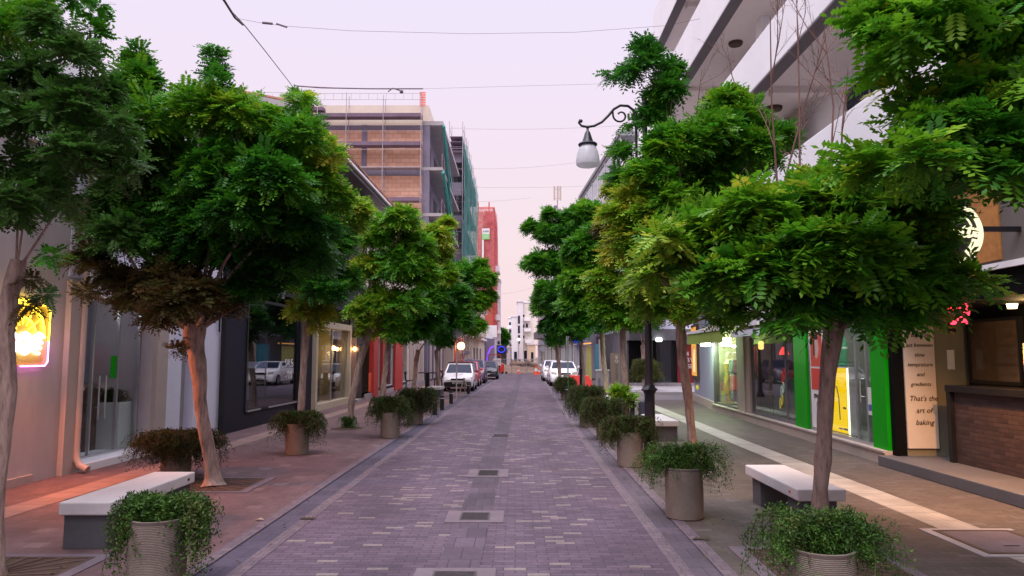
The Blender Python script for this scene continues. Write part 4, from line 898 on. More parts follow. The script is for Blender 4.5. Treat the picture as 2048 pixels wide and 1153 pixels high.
# ================================================================== ACROSS THE SIDE STREET
r2 = thing('corner_house', (8.5, 50, 0), 'pale house with glazed corner balcony across the side street, dark shop below', 'building')
FS = Fac((6.6, 42.3), (5.75, 60), True)
m = MB(); m.box(7.4, 26, 42.3, 60, 3.4, 13.6); m.build('wall', M['white_wall'], r2)
m = MB(); m.box(6.7, 26, 43.6, 60, 0, 3.4); m.build('shop_wall', M['conc_dark'], r2)
boxes('fascia', M['conc_dark'], r2, (6.65, 26, 42.3, 43.6, 2.75, 3.4)); boxes('dark_glazing', M['dark_glass'], r2, (6.8, 9.3, 42.9, 42.95, .2, 2.75))
boxes_each('door_frame', M['black'], r2, *[(x, x + .12, 42.84, 42.98, .15, 2.75) for x in (6.72, 7.6, 8.4, 9.2)]); boxes('step', M['concrete'], r2, (6.7, 12, 42.25, 42.9, .13, .28))
boxes('black_recess', M['black_matt'], r2, (6.68, 8.3, 42.75, 42.85, .28, 2.74)); boxes('red_screen', pm('dark_red', (.20, .012, .018), .6, .3, 1.), r2, (9.45, 12.0, 42.5, 42.56, .2, 2.5)); boxes('teal_sign', pm('teal_board', (.28, .48, .47), .6, .1), r2, (9.4, 10.6, 42.44, 42.5, 2.55, 2.95))
for k, s_ in enumerate(('4', 'UBY', 'OSE')): text(s_, (10.05, 42.48, 1.95 - .36 * k), (1, 0, 0), (0, 0, 1), .36, M['paper'], r2, name='shop_lettering')
# upper: gabled side wall and glazed balcony box
zA, zB = 11.2, 14.9
FS.box('balcony_slab', M['white_slab'], r2, (0, 17.5, -.7, .35, zA - .2, zA)); FS.box('balcony_slab', M['white_slab'], r2, (0, 17.5, -.7, .35, 7.9, 8.1)); FS.box('balcony_slab', M['white_slab'], r2, (0, 17.5, -.7, .35, 4.6, 4.8))
FS.frame('balcony_frame', M['white_p'], r2, 0, 17.4, .22, .32, zA, zB, .12, mull=(2.8, 5.6, 8.4, 11.2, 14))
FS.box('balcony_glass', M['glass_dark'], r2, (.1, 17.3, .26, .28, zA + .1, zB - .1)); FS.box('balcony_panel', M['lilac_conc'], r2, (.1, 17.3, .23, .255, zA + .1, zA + 1.2)); FS.box('balcony_roof', M['grey_panel'], r2, (-.2, 17.5, -.8, .45, zB, zB + .25))
boxes_each('window', M['pane'], r2, *[(x, x + 1.3, 42.24, 42.31, z, z + 1.5) for x in (9., 12., 15.) for z in (5.2, 8.6, 11.6)])
m = MB(); m.prism([(6.9, 42.2, 13.6), (9.4, 42.2, 17.4), (13., 42.2, 17.4), (13, 42.2, 13.6)], (0, 16, 0)); m.build('stair_tower', M['white_slab'], r2)
FS.box('teal_panel', pm('teal_wall', (.04, .24, .33), .6, .1), r2, (FS.u(1205) , FS.u(1196), .1, .2, 0, 2.7)); FS.box('pillar', M['tan'], r2, (FS.u(1213), FS.u(1207), .1, .3, 0, 3.)); FS.box('yellow_door', pm('yellow_green', (.55, .52, .16), .6, .1), r2, (FS.u(1186), FS.u(1177), .1, .2, 0, 2.6)); FS.box('blue_sign', em('blue_sign_glow', (.03, .10, .9), .9), r2, (FS.u(1170), FS.u(1158), .2, .5, 3.0, 3.6))
FS.box('orange_lamp_strip', em('orange_strip', (1, .45, .12), 1.2), r2, (FS.u(1190), FS.u(1176), .25, .35, 2.75, 2.85))
q = Vector((8.35, 42.3, 2.72)); t_ = thing('entrance_lamp', q, 'small white lamp over the dark corner shop door', 'lamp'); boxes('lens', em('white_glow', (.9, 1, .95), 8.), t_, (q.x - .16, q.x + .16, q.y - .2, q.y - .02, q.z - .05, q.z + .16), bevel=.03); boxes('mount', M['black'], t_, (q.x - .1, q.x + .1, q.y - .02, q.y + .02, q.z, q.z + .1))
# -- further right-hand houses
r3 = thing('grey_shop_row', (6, 80, 0), 'grey lilac row of shops with barred windows behind the parked white cars', 'building')
FT = Fac((5.6, 60.5), (3.5, 112), True)
m = MB(); FT.bx(m, 0, FT.len, -8, 0, 0, 8.2); m.build('wall', pm('lilac_render', (.42, .38, .45), .8, .1, .5), r3)
for k in range(9):
    q = 2 + k * 5.2; FT.box('shop_window', M['pane'], r3, (q, q + 3.4, 0, .05, .4, 2.9)); FT.frame('window_bar', M['white_p'], r3, q, q + 3.4, .05, .12, .4, 2.9, .12, mull=(q + 1.1, q + 2.2)); FT.each('window', M['pane'], r3, (q + .8, q + 2.4, 0, .05, 4.8, 6.8))
FT.box('cornice', M['white_slab'], r3, (0, FT.len, 0, .3, 3.4, 3.65)); FT.box('balcony', M['conc_dark'], r3, (38, 46, 0, 1.0, 4.2, 5.2))
# -- far end of the street
def far_block(name, label, mat, px0, px1, pyt, pyb, Y, D=10, wins=(), balc=(), wm=None):
    x0, x1 = at(px0, 700, Y)[0], at(px1, 700, Y)[0]; zt = CAMH + (712 - pyt) * Y / F; zb_ = max(0, CAMH + (712 - pyb) * Y / F)
    t_ = thing(name, ((x0 + x1) / 2, Y + D / 2, 0), label, 'building', 'buildings at the far end of the street')
    boxes('wall', mat, t_, (x0, x1, Y, Y + D, 0, zt)); boxes('roof_edge', M['white_slab'], t_, (x0 - .15, x1 + .15, Y - .15, Y + D, zt, zt + .25))
    for (a, b, c, d) in wins: boxes_each('window', wm or M['pane'], t_, (at(a, 700, Y)[0], at(b, 700, Y)[0], Y - .05, Y + .02, CAMH + (712 - d) * Y / F, CAMH + (712 - c) * Y / F))
    for (a, b, c, d) in balc: boxes_each('balcony', M['white_slab'], t_, (at(a, 700, Y)[0], at(b, 700, Y)[0], Y - 1.2, Y, CAMH + (712 - d) * Y / F, CAMH + (712 - c) * Y / F))
    return t_
pale = pm('far_white', (.80, .76, .78), .8, .06, .3); peach = pm('far_peach', (.78, .62, .46), .8, .08, .3); warm_w = pm('far_cream', (.78, .72, .64), .8, .06, .3)
far_block('pale_tower', 'tall white block with a glazed corner strip at the street end', pale, 1035, 1046, 604, 735, 150, 12, [(1036, 1040, 632, 648), (1036, 1040, 652, 667), (1036, 1040, 671, 688)])
far_block('balcony_block', 'cream block with stacked balconies and a peach ground floor', warm_w, 1046, 1068, 606, 735, 152, 12, [(1046, 1049, 630, 635), (1046, 1049, 650, 656), (1046, 1049, 672, 677), (1052, 1056, 648, 656), (1048, 1064, 702, 728)], [(1048, 1060, 637, 643), (1048, 1062, 658, 664), (1050, 1064, 680, 687)])
far_block('peach_house', 'peach coloured low shop building at the street end', peach, 1055, 1071, 690, 735, 140, 6, [(1062, 1067, 705, 724)])
far_block('white_slab_block', 'plain white windowless block left of the glazed tower', pale, 1023, 1035, 634, 735, 160, 10, [(1028, 1034, 704, 722)])
far_block('round_balcony_block', 'white block with a column of rounded balconies', pale, 1017, 1023.5, 637, 735, 170, 10, [(1018, 1022, 645, 651), (1018, 1022, 660, 666), (1018, 1022, 676, 681)], [(1014.5, 1023, 652, 658), (1014.5, 1023, 668, 674), (1014.5, 1023, 683, 690)])
far_block('low_tan_house', 'low tan flat roofed house below the far tree', warm_w, 1000, 1019, 683, 735, 165, 8, [(1002, 1006, 688, 694), (1010, 1013, 688, 694)])
far_block('blue_sign_house', 'low white house with a blue and white sign board', pale, 1002, 1021, 696, 735, 135, 4, [(1005, 1016, 699, 706)], wm=pm('blue_board', (.25, .30, .48), .6, .1))
far_block('left_balcony_block', 'lilac white block with dark balconies behind the red block', pm('far_lilac', (.56, .50, .56), .8, .06, .3), 985, 1000, 560, 735, 142, 8, [(995, 1000, 683, 692)], [(994, 1002, 662, 668), (994, 1003, 690, 695)])
far_block('antenna_house', 'tall pale house carrying the antenna mast above the trees', pale, 1098, 1140, 432, 735, 118, 12, [(1104, 1110, 450, 465)])
am = thing('antenna_mast', (at(1115, 430, 118)[0], 122, CAMH + 280 * 118 / F), 'slim telecom antenna mast with white panels on a rooftop', 'antenna')
q = at(1115, 432, 120); m = MB(); m.tube([q, q + Vector((0, 0, 4.9))], .09, 8); [m.tube([q + Vector((-.5, 0, z)), q + Vector((.5, 0, z))], .04, 6) for z in (1.3, 2.9, 4.5)]; m.build('pole', M['steel'], am)
boxes_each('antenna_panel', M['tan'], am, *[(q.x + d - .14, q.x + d + .14, q.y - .2, q.y, q.z + 2.6, q.z + 5.0) for d in (-.5, .05, .5)]); boxes_each('dish', M['conc_dark'], am, *[(q.x + d - .25, q.x + d + .25, q.y - .3, q.y, q.z + z, q.z + z + .5) for d, z in ((-.35, 1.2), (.3, .6))]); boxes('cabinet', M['white_p'], am, (q.x - 1.3, q.x + 1.4, q.y - .5, q.y + 1.5, q.z - .4, q.z + .35))
# ================================================================== TREES AND PLANTS
rng = np.random.default_rng(11)
def nrm(a): return a / np.maximum(np.linalg.norm(a, axis=-1, keepdims=True), 1e-9)
def leaf_mesh(name, P, D, Nn, L, pairs, col, wide=.44, droop=.22, spread=.95):
    """pinnate leaves: a row of leaflets each side of every midrib and one at its tip"""
    n = len(P); S_ = nrm(np.cross(D, Nn)); Nn = nrm(np.cross(S_, D)); L = L[:, None]
    vs = []
    for j in range(pairs + 1):
        t_ = .14 + .80 * j / pairs
        base = P + D * L * t_; base[:, 2] -= (L[:, 0] * droop * t_ ** 2)
        for s in ((-1, 1) if j < pairs else (0,)):
            ll = L * (.27 if pairs > 5 else .34) * (0.75 + .5 * math.sin(math.pi * min(.95, .12 + t_ * .8)))
            a = nrm(S_ * s * spread + D * (.42 if s else 1.) - Nn * rng.uniform(-.1, .45, (n, 1)))
            w = nrm(np.cross(a, Nn) + 1e-6) * ll * wide * .5
            vs.append(np.stack([base, base + a * ll * .5 + w, base + a * ll, base + a * ll * .5 - w], 1))
    V = np.stack(vs, 1).reshape(-1, 3); k = len(vs)
    return V, np.repeat(col, k, axis=0)
def quads_obj(name, V, C, mat, parent, tris=None):
    V = V - np.array(ORG[parent.name]); nq = len(V) // 4
    me = bpy.data.meshes.new(name)
    me.vertices.add(len(V)); me.vertices.foreach_set('co', V.astype(np.float32).ravel())
    me.loops.add(nq * 4); me.loops.foreach_set('vertex_index', np.arange(nq * 4, dtype=np.int32))
    me.polygons.add(nq); me.polygons.foreach_set('loop_start', np.arange(0, nq * 4, 4, dtype=np.int32))
    me.update(calc_edges=True)
    at_ = me.attributes.new('leafcol', 'FLOAT_COLOR', 'FACE')
    at_.data.foreach_set('color', np.concatenate([C, np.ones((len(C), 1))], 1).astype(np.float32).ravel())
    me.materials.append(mat); me.validate()
    o = bpy.data.objects.new(name, me); COL.objects.link(o); o.parent = parent; ORG[o.name] = ORG[parent.name]
    return o
DARK = np.array((.020, .10, .015)); MID = np.array((.058, .26, .014)); LITE = np.array((.19, .44, .018)); YEL = np.array((.56, .50, .05)); BRN = np.array((.12, .068, .022)); OLV = np.array((.075, .145, .038))  # BRN mostly puts the warm neon light into the leaf colour
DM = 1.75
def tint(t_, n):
    """0 dark .. 1 mid .. 2 light .. 3 yellow;  -1 brown, mostly neon warmth;  -2 olive"""
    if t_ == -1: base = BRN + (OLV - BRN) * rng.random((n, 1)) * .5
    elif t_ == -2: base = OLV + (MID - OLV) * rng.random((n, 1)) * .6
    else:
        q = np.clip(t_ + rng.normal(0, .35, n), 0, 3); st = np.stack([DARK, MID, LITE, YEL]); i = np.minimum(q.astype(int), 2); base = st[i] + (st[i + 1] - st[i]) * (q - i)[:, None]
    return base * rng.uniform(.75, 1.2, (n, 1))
def tree(name, label, Y, trunk, blobs, L=.26, pairs=7, dens=150, group='street trees along the pavements', depth=.8, extra=None, limb_r=.05, cx=None, fill=.35, wide=.44, leaf_name='crown'):
    """trunk: (px, py, radius) up the stem at depth Y (first is the foot on the ground)"""
    T = [at(px, py, Y) for px, py, r in trunk]; rad = [r for *_, r in trunk]
    foot = Vector((T[0].x, Y, 0)); T[0] = foot - Vector((0, 0, .02))
    th = thing(name, foot, label, 'tree', group)
    m = MB(); top = T[-1]; zz = [p.z for p in T]; zs_ = [zz[0], zz[0] + .05, zz[0] + .13] + list(np.linspace(zz[0] + .3, zz[-1], 16))
    rr_ = np.interp(zs_, zz, rad); rr_[0] *= 1.7; rr_[1] *= 1.35; rr_[2] *= 1.12
    m.tube([(np.interp(z, zz, [p.x for p in T]) + .09 * rr_[i] * math.sin(i * .8 + Y), np.interp(z, zz, [p.y for p in T]) + .09 * rr_[i] * math.cos(i * .7 + Y), z) for i, z in enumerate(zs_)], [float(r_ * rng.uniform(.92, 1.08)) for r_ in rr_], 16)
    ax = np.array(m.v).reshape(-1, 16, 3); cen = ax.mean(1, keepdims=True); lob = 1 + .10 * np.sin(np.arange(16)[None, :, None] * 2 * np.pi / 16 * 3 + np.arange(len(ax))[:, None, None] * .35) + rng.normal(0, .035, (len(ax), 16, 1))
    m.v = [tuple(p) for p in (cen + (ax - cen) * lob).reshape(-1, 3)]
    pxs = [b[0] for b in blobs]; c0 = cx or (min(pxs) + max(pxs)) / 2; Rm = (max(pxs) - min(pxs)) / 2 * Y / F + .25
    Ps, Ds, Ns, Ls, Cs = [], [], [], [], []
    fills = []
    for b in blobs:
        px, py, r, tn = b[:4]; tn = tn + .3 if 0 <= tn < 2 else tn; dx = (px - c0) * Y / F
        dY = b[4] if len(b) > 4 else math.sqrt(max(.04, Rm * Rm - dx * dx)) * rng.uniform(-.85, .75) * depth
        rm = r * Y / F; c = np.array(at(px, py, Y + dY)); rm = rm * (Y + dY) / Y
        fills.append((c, rm, tn, .9))
        if rm > .16:
            for q in range(3):
                dv = nrm(rng.normal(0, 1, 3)) * np.array((1, 1, .8)); fills.append((c + dv * rm * .58, rm * rng.uniform(.36, .5), tn + (rng.uniform(-.4, .5) if tn >= 0 else 0), .85))
    if fill:
        for c, rm, tn, _ in list(fills):          # the far side of the crown
            y2 = Y + (Y - c[1]) * .8 + rng.uniform(-.2, .2); cc = np.array(C0); c2 = cc + (c - cc) * (y2 / c[1]); fills.append((c2, rm * .9, tn, fill))
    for c, rm, tn, dk in fills:
        n = max(12, int(DM * dens * dk * (rm / .45) ** 2 * (.26 / L) ** 1.5))
        v = nrm(rng.normal(0, 1, (n, 3))); v[:, 2] = np.where(v[:, 2] < -.55, -v[:, 2] * .7, v[:, 2])
        k = rng.random(n) ** .5 * rng.uniform(.85, 1.22, n)
        re = max(rm - .30 * L, .35 * rm)
        P = c + v * (re * k)[:, None] * np.array((1, 1, .82))
        # sprays: neighbouring leaves share a heading
        tw = nrm(rng.normal(0, 1, (max(3, n // 7), 3)) * np.array((1, 1, .5)))
        D = nrm(v * np.array((1, 1, .55)) * .9 + tw[rng.integers(0, len(tw), n)] * .55 + np.array((0, 0, -.14)) + rng.normal(0, .18, (n, 3)))
        Nn = nrm(np.array((0, 0, 1.)) + rng.normal(0, .35, (n, 3)) + v * .35)
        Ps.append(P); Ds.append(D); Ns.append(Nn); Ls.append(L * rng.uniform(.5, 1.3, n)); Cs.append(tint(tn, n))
        if dk == .9 and rm > .1 and rm > .24 and rng.random() < .6:
            c_ = Vector(c); mid = (top + c_) / 2 + Vector((rng.uniform(-.15, .15), rng.uniform(-.15, .15), -.12 * rm)); lr = limb_r * (.5 + .3 * rng.random())
            m.tube([top - Vector((0, 0, .12)), mid, c_, c_ + (c_ - mid).normalized() * rm * .5], [lr, lr * .6, lr * .32, lr * .12], 7)
            for q in range(3):
                e = c_ + Vector(nrm(rng.normal(0, 1, 3))) * rm * .8; m.tube([(c_ + mid) / 2 if q == 0 else c_, (c_ + e) / 2 + Vector((0, 0, .05)), e], [lr * .3, lr * .2, lr * .08], 5)
    m.build('trunk', M['bark'], th, smooth=True)
    P, D, Nn, Lv, Cc = map(np.concatenate, (Ps, Ds, Ns, Ls, Cs))
    V, C = leaf_mesh(name, P, D, Nn, Lv, pairs, Cc, wide)
    quads_obj(leaf_name, V, C, M['leaf'], th)
    if extra: extra(th, top)
    return th

def twigs(*roots):
    """bare dry shoots sticking up out of the crown; roots: (px, py, dpx, py_top, Y)"""
    def fn(th, top):
        m = MB()
        def grow(a, d, ln_, r, k):
            b = a + d * ln_ * .5 + Vector(rng.normal(0, .02, 3)); e = b + (d + Vector(rng.normal(0, .10, 3))).normalized() * ln_ * .5
            m.tube([a, b, e], [r, r * .75, r * .45], 5)
            if k > 0:
                for q in range(3 if k > 1 else 4):
                    s_ = a + (b - a) * rng.uniform(.35, 1) if q % 2 else b + (e - b) * rng.uniform(.1, .9)
                    dd = (d + Vector(rng.normal(0, .42, 3)) + Vector((0, 0, .25))).normalized(); grow(s_, dd, ln_ * rng.uniform(.35, .55), r * .5, k - 1)
        for px, py, px2, py2, Y in roots:
            a, e = at(px, py, Y), at(px2, py2, Y + rng.uniform(-.2, .2)); m.tube([top, (top + a) / 2 + Vector((0, 0, .1)), a], [.022, .016, .012], 6); grow(a, (e - a).normalized(), (e - a).length * .95, .011, 3)
        m.build('bare_shoots', M['twig'], th)
    return fn

# --- right-hand side, near to far
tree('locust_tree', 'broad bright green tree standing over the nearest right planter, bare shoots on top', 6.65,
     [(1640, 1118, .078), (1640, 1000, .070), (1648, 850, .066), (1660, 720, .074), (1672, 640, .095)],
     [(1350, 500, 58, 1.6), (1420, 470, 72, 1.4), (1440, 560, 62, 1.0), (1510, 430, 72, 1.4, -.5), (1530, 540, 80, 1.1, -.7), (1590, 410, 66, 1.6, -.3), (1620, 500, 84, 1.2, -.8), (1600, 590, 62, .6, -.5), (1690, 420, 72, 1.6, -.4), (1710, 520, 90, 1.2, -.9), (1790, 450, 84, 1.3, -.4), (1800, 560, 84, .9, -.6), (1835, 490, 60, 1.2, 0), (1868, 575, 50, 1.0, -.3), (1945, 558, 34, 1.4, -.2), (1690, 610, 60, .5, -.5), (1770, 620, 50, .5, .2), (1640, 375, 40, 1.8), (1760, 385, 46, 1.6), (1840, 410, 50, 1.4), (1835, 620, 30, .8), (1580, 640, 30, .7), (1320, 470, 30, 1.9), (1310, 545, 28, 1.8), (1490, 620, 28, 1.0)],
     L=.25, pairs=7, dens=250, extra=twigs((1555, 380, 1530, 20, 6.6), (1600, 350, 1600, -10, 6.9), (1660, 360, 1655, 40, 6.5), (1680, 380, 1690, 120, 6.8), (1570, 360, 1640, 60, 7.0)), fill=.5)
tree('locust_tree', 'tree reaching into the top right corner over the bakery, trunk outside the photo', 5.1,
     [(2150, 1280, .11), (2145, 900, .10), (2140, 600, .09), (2140, 330, .08)],
     [(1760, 40, 60, 1.3), (1830, 60, 72, 1.3), (1900, 20, 80, 1.2), (1775, 130, 40, 1.3), (1825, 235, 44, 1.2), (1890, 240, 54, .9), (1885, 335, 50, .9), (1980, 60, 92, 1.2), (2060, 40, 100, 1.2), (1795, 175, 34, 1.8), (1950, 190, 66, 1.0), (2010, 180, 92, 1.4), (2090, 160, 90, 1.2), (1800, 300, 44, 1.6), (1860, 310, 54, 1.2), (1920, 310, 64, .7), (1990, 290, 62, .6), (2000, 345, 44, .7), (2060, 350, 50, .7), (2070, 270, 80, .8), (1730, 330, 46, 1.4), (2170, 200, 100, 1.)],
     L=.22, pairs=7, dens=190, fill=.4, limb_r=.022)
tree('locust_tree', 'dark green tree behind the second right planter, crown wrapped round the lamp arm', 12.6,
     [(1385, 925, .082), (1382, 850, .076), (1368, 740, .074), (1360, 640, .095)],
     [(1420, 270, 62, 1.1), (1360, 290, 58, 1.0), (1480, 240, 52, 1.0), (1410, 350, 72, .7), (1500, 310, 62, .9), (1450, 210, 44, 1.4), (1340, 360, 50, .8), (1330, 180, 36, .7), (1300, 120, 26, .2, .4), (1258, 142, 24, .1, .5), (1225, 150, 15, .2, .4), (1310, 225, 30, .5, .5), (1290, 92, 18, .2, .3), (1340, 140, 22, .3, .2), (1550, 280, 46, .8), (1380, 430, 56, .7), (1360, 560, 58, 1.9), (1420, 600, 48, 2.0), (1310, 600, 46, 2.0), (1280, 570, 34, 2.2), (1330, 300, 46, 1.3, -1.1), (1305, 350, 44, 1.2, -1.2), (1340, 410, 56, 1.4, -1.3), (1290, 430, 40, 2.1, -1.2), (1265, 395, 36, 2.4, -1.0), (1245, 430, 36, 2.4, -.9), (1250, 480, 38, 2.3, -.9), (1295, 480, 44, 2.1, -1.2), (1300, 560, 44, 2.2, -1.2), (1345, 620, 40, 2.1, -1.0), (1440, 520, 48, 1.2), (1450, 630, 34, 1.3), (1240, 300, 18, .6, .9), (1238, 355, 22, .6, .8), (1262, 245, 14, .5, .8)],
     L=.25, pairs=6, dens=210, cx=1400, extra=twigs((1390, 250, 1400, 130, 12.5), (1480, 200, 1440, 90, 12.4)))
tree('locust_tree', 'yellowing tree with a ragged crown and a leafy sucker on its stem', 20.0,
     [(1254, 848, .085), (1251, 780, .08), (1246, 700, .08), (1245, 640, .10)],
     [(1275, 420, 48, 2.7), (1235, 440, 40, 2.8), (1300, 480, 46, 2.6), (1250, 510, 46, 2.7), (1280, 380, 36, 2.8), (1230, 380, 24, 2.6), (1240, 580, 44, 1.8), (1200, 560, 30, 1.8), (1285, 560, 40, 1.5), (1250, 640, 34, 1.2), (1210, 620, 26, 1.4), (1205, 460, 16, -1), (1240, 785, 15, 2.2, -.1), (1262, 800, 9, 2.2, -.1)],
     L=.26, pairs=5, dens=220, extra=twigs((1240, 400, 1235, 300, 20)))
tree('locust_tree', 'dense dark tree beside the fourth bench, rightmost of the far right clump', 26.5,
     [(1214, 812, .09), (1211, 770, .085), (1206, 700, .085), (1203, 650, .10)],
     [(1190, 600, 36, 1.3), (1160, 560, 40, 1.3), (1195, 530, 38, 1.1), (1150, 610, 34, .9), (1210, 640, 30, .7), (1175, 650, 30, .7), (1190, 470, 30, .8), (1160, 500, 36, .8)],
     L=.27, pairs=5, dens=240)
tree('locust_tree', 'tall dark tree of the far right clump with feathery shoots toward the sky gap', 32.0,
     [(1168, 794, .07), (1167, 740, .065), (1163, 690, .08)],
     [(1130, 470, 38, .5), (1095, 465, 28, .5), (1060, 455, 16, .7), (1110, 530, 44, .7), (1075, 525, 26, .9), (1150, 440, 34, .8), (1180, 430, 32, .9), (1130, 590, 44, .5), (1098, 600, 28, .7), (1150, 660, 26, .4), (1125, 650, 30, .4), (1052, 530, 9, .8), (1170, 420, 22, 1.6), (1100, 430, 16, .8)],
     L=.28, pairs=5, dens=240)
tree('locust_tree', 'farthest right street tree, dark crown above the white cars', 39.0,
     [(1120, 772, .10), (1118, 730, .10), (1112, 680, .11)],
     [(1092, 580, 24, .7), (1088, 620, 24, .8), (1098, 655, 22, .5), (1120, 640, 30, .3), (1140, 600, 40, .3), (1076, 600, 12, 1.0), (1110, 680, 18, .3)],
     L=.3, pairs=5, dens=240)
tree('locust_tree', 'slim tree across the side street by the dark corner shop', 43.5 - 3.0,
     [(1290, 778, .12), (1288, 740, .12), (1286, 690, .12)],
     [(1285, 640, 34, .5), (1310, 600, 36, .4), (1265, 600, 34, .4), (1290, 560, 40, .5)], L=.3, pairs=5, dens=200)
# --- left-hand side, near to far
tree('locust_tree', 'nearest left tree in front of the neon sign, thin olive foliage', 6.27,
     [(-16, 1140, .07), (-6, 1030, .058), (8, 880, .055), (20, 760, .056), (14, 690, .06), (16, 600, .07), (34, 520, .065)],
     [(60, 150, 68, -2), (150, 110, 48, -2), (186, 60, 20, .6, 0), (192, 32, 15, .6, 0), (198, 10, 10, .6, 0), (180, 92, 20, .6, 0), (172, 120, 24, .6, 0), (100, 50, 48, -2), (20, 60, 56, 1.2), (50, 240, 76, -2), (140, 220, 74, -2), (70, 340, 66, -2), (150, 320, 68, -2), (10, 430, 50, -2), (190, 180, 50, -2), (-60, 200, 90, -2), (-80, 350, 90, -2), (220, 260, 52, -2), (60, 560, 20, -1), (55, 610, 16, -1), (90, 590, 12, -2), (100, 510, 18, .8), (150, 0, 24, .5), (60, 0, 40, 1.), (30, 410, 56, -2), (105, 400, 48, -2), (250, 330, 40, -2)],
     L=.15, pairs=7, dens=105, fill=.5, limb_r=.018, wide=.5)
tree('locust_tree', 'big leaning left tree behind the bench, wide crown, neon warmth coloured into its lower leaves', 10.6,
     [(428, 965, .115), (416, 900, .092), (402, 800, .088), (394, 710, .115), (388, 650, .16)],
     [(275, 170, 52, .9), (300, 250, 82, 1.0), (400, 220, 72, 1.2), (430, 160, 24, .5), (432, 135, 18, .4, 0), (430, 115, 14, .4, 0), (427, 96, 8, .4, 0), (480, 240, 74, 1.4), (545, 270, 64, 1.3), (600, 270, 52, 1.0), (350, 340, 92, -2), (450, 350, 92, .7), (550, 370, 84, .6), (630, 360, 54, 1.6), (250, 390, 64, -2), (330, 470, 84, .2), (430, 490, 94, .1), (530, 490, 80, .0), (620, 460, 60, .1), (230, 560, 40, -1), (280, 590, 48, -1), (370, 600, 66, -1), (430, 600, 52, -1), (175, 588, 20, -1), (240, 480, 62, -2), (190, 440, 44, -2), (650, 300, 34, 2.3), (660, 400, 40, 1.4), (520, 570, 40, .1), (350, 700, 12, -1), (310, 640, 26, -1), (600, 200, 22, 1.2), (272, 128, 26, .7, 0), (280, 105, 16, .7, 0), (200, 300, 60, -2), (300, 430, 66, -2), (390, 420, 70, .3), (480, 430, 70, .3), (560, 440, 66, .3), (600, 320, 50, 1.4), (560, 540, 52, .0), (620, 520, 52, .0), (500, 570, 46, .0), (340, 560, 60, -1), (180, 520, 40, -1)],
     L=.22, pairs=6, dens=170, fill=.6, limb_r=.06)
tree('locust_tree', 'thin stemmed left tree rising behind the ivy planter by the boutique window', 15.6,
     [(596, 880, .075), (600, 830, .072), (608, 740, .07), (612, 660, .08), (618, 600, .09)],
     [(560, 480, 46, .3), (610, 530, 56, .4), (660, 490, 50, .6), (650, 580, 44, .3), (690, 440, 44, 2.2), (600, 620, 26, 2.6), (640, 625, 26, 2.6), (690, 560, 34, .6), (715, 420, 30, 2.2), (590, 560, 30, 2.2), (660, 430, 34, 2.3), (630, 650, 14, 2.6)],
     L=.24, pairs=6, dens=190)
tree('locust_tree', 'leaning left tree growing straight out of the paving beside the cream doorway', 18.75,
     [(697, 856, .085), (704, 800, .08), (716, 740, .075), (732, 690, .08), (742, 650, .09)],
     [(765, 470, 50, 1.2), (805, 440, 38, 1.6), (745, 540, 46, 1.9), (800, 530, 52, 1.0), (835, 490, 36, 1.3), (765, 610, 48, 1.7), (815, 610, 40, 1.0), (725, 620, 28, 1.9), (840, 550, 38, 1.2), (740, 655, 26, 1.9), (730, 440, 30, .9), (790, 660, 24, 1.0)],
     L=.25, pairs=6, dens=210)
tree('locust_tree', 'fourth left tree behind the pair of round planters', 25.0,
     [(762, 820, .09), (768, 760, .085), (776, 700, .09), (785, 660, .10)],
     [(870, 475, 32, 2.4), (892, 448, 16, 2.3), (850, 600, 40, .9), (830, 655, 34, .5), (880, 550, 34, 1.6), (800, 670, 26, .4), (850, 520, 34, 1.9), (780, 640, 30, .5), (860, 640, 26, .6), (880, 500, 26, 2.5)],
     L=.27, pairs=5, dens=230, cx=825)
tree('locust_tree', 'fifth left tree above the high bar stools', 31.5,
     [(824, 794, .09), (830, 750, .09), (836, 700, .095)],
     [(905, 590, 36, .3), (880, 650, 32, .2), (850, 660, 28, .2), (870, 600, 36, .2), (920, 640, 26, .5)],
     L=.28, pairs=5, dens=240, cx=870)
tree('locust_tree', 'farthest left street tree beside the white car', 35.0,
     [(876, 772, .09), (875, 740, .09), (873, 700, .10)],
     [(930, 550, 32, .7), (968, 558, 24, 1.2), (950, 605, 34, 1.4), (932, 650, 30, 1.2), (885, 675, 24, .2), (962, 530, 14, 1.0), (905, 560, 28, .3), (980, 590, 12, 1.4), (955, 650, 16, 1.3), (900, 620, 34, .2)],
     L=.29, pairs=5, dens=240, cx=920)
tree('bushy_tree', 'single green tree beyond the dug-up street end', 150, [(1004, 728, .3), (1004, 700, .3), (1004, 690, .3)], [(1002, 665, 8, .9), (1008, 672, 8, .7), (998, 678, 7, .6), (1006, 684, 7, .4)], L=.9, pairs=4, dens=900, group='trees beyond the street', fill=.5)

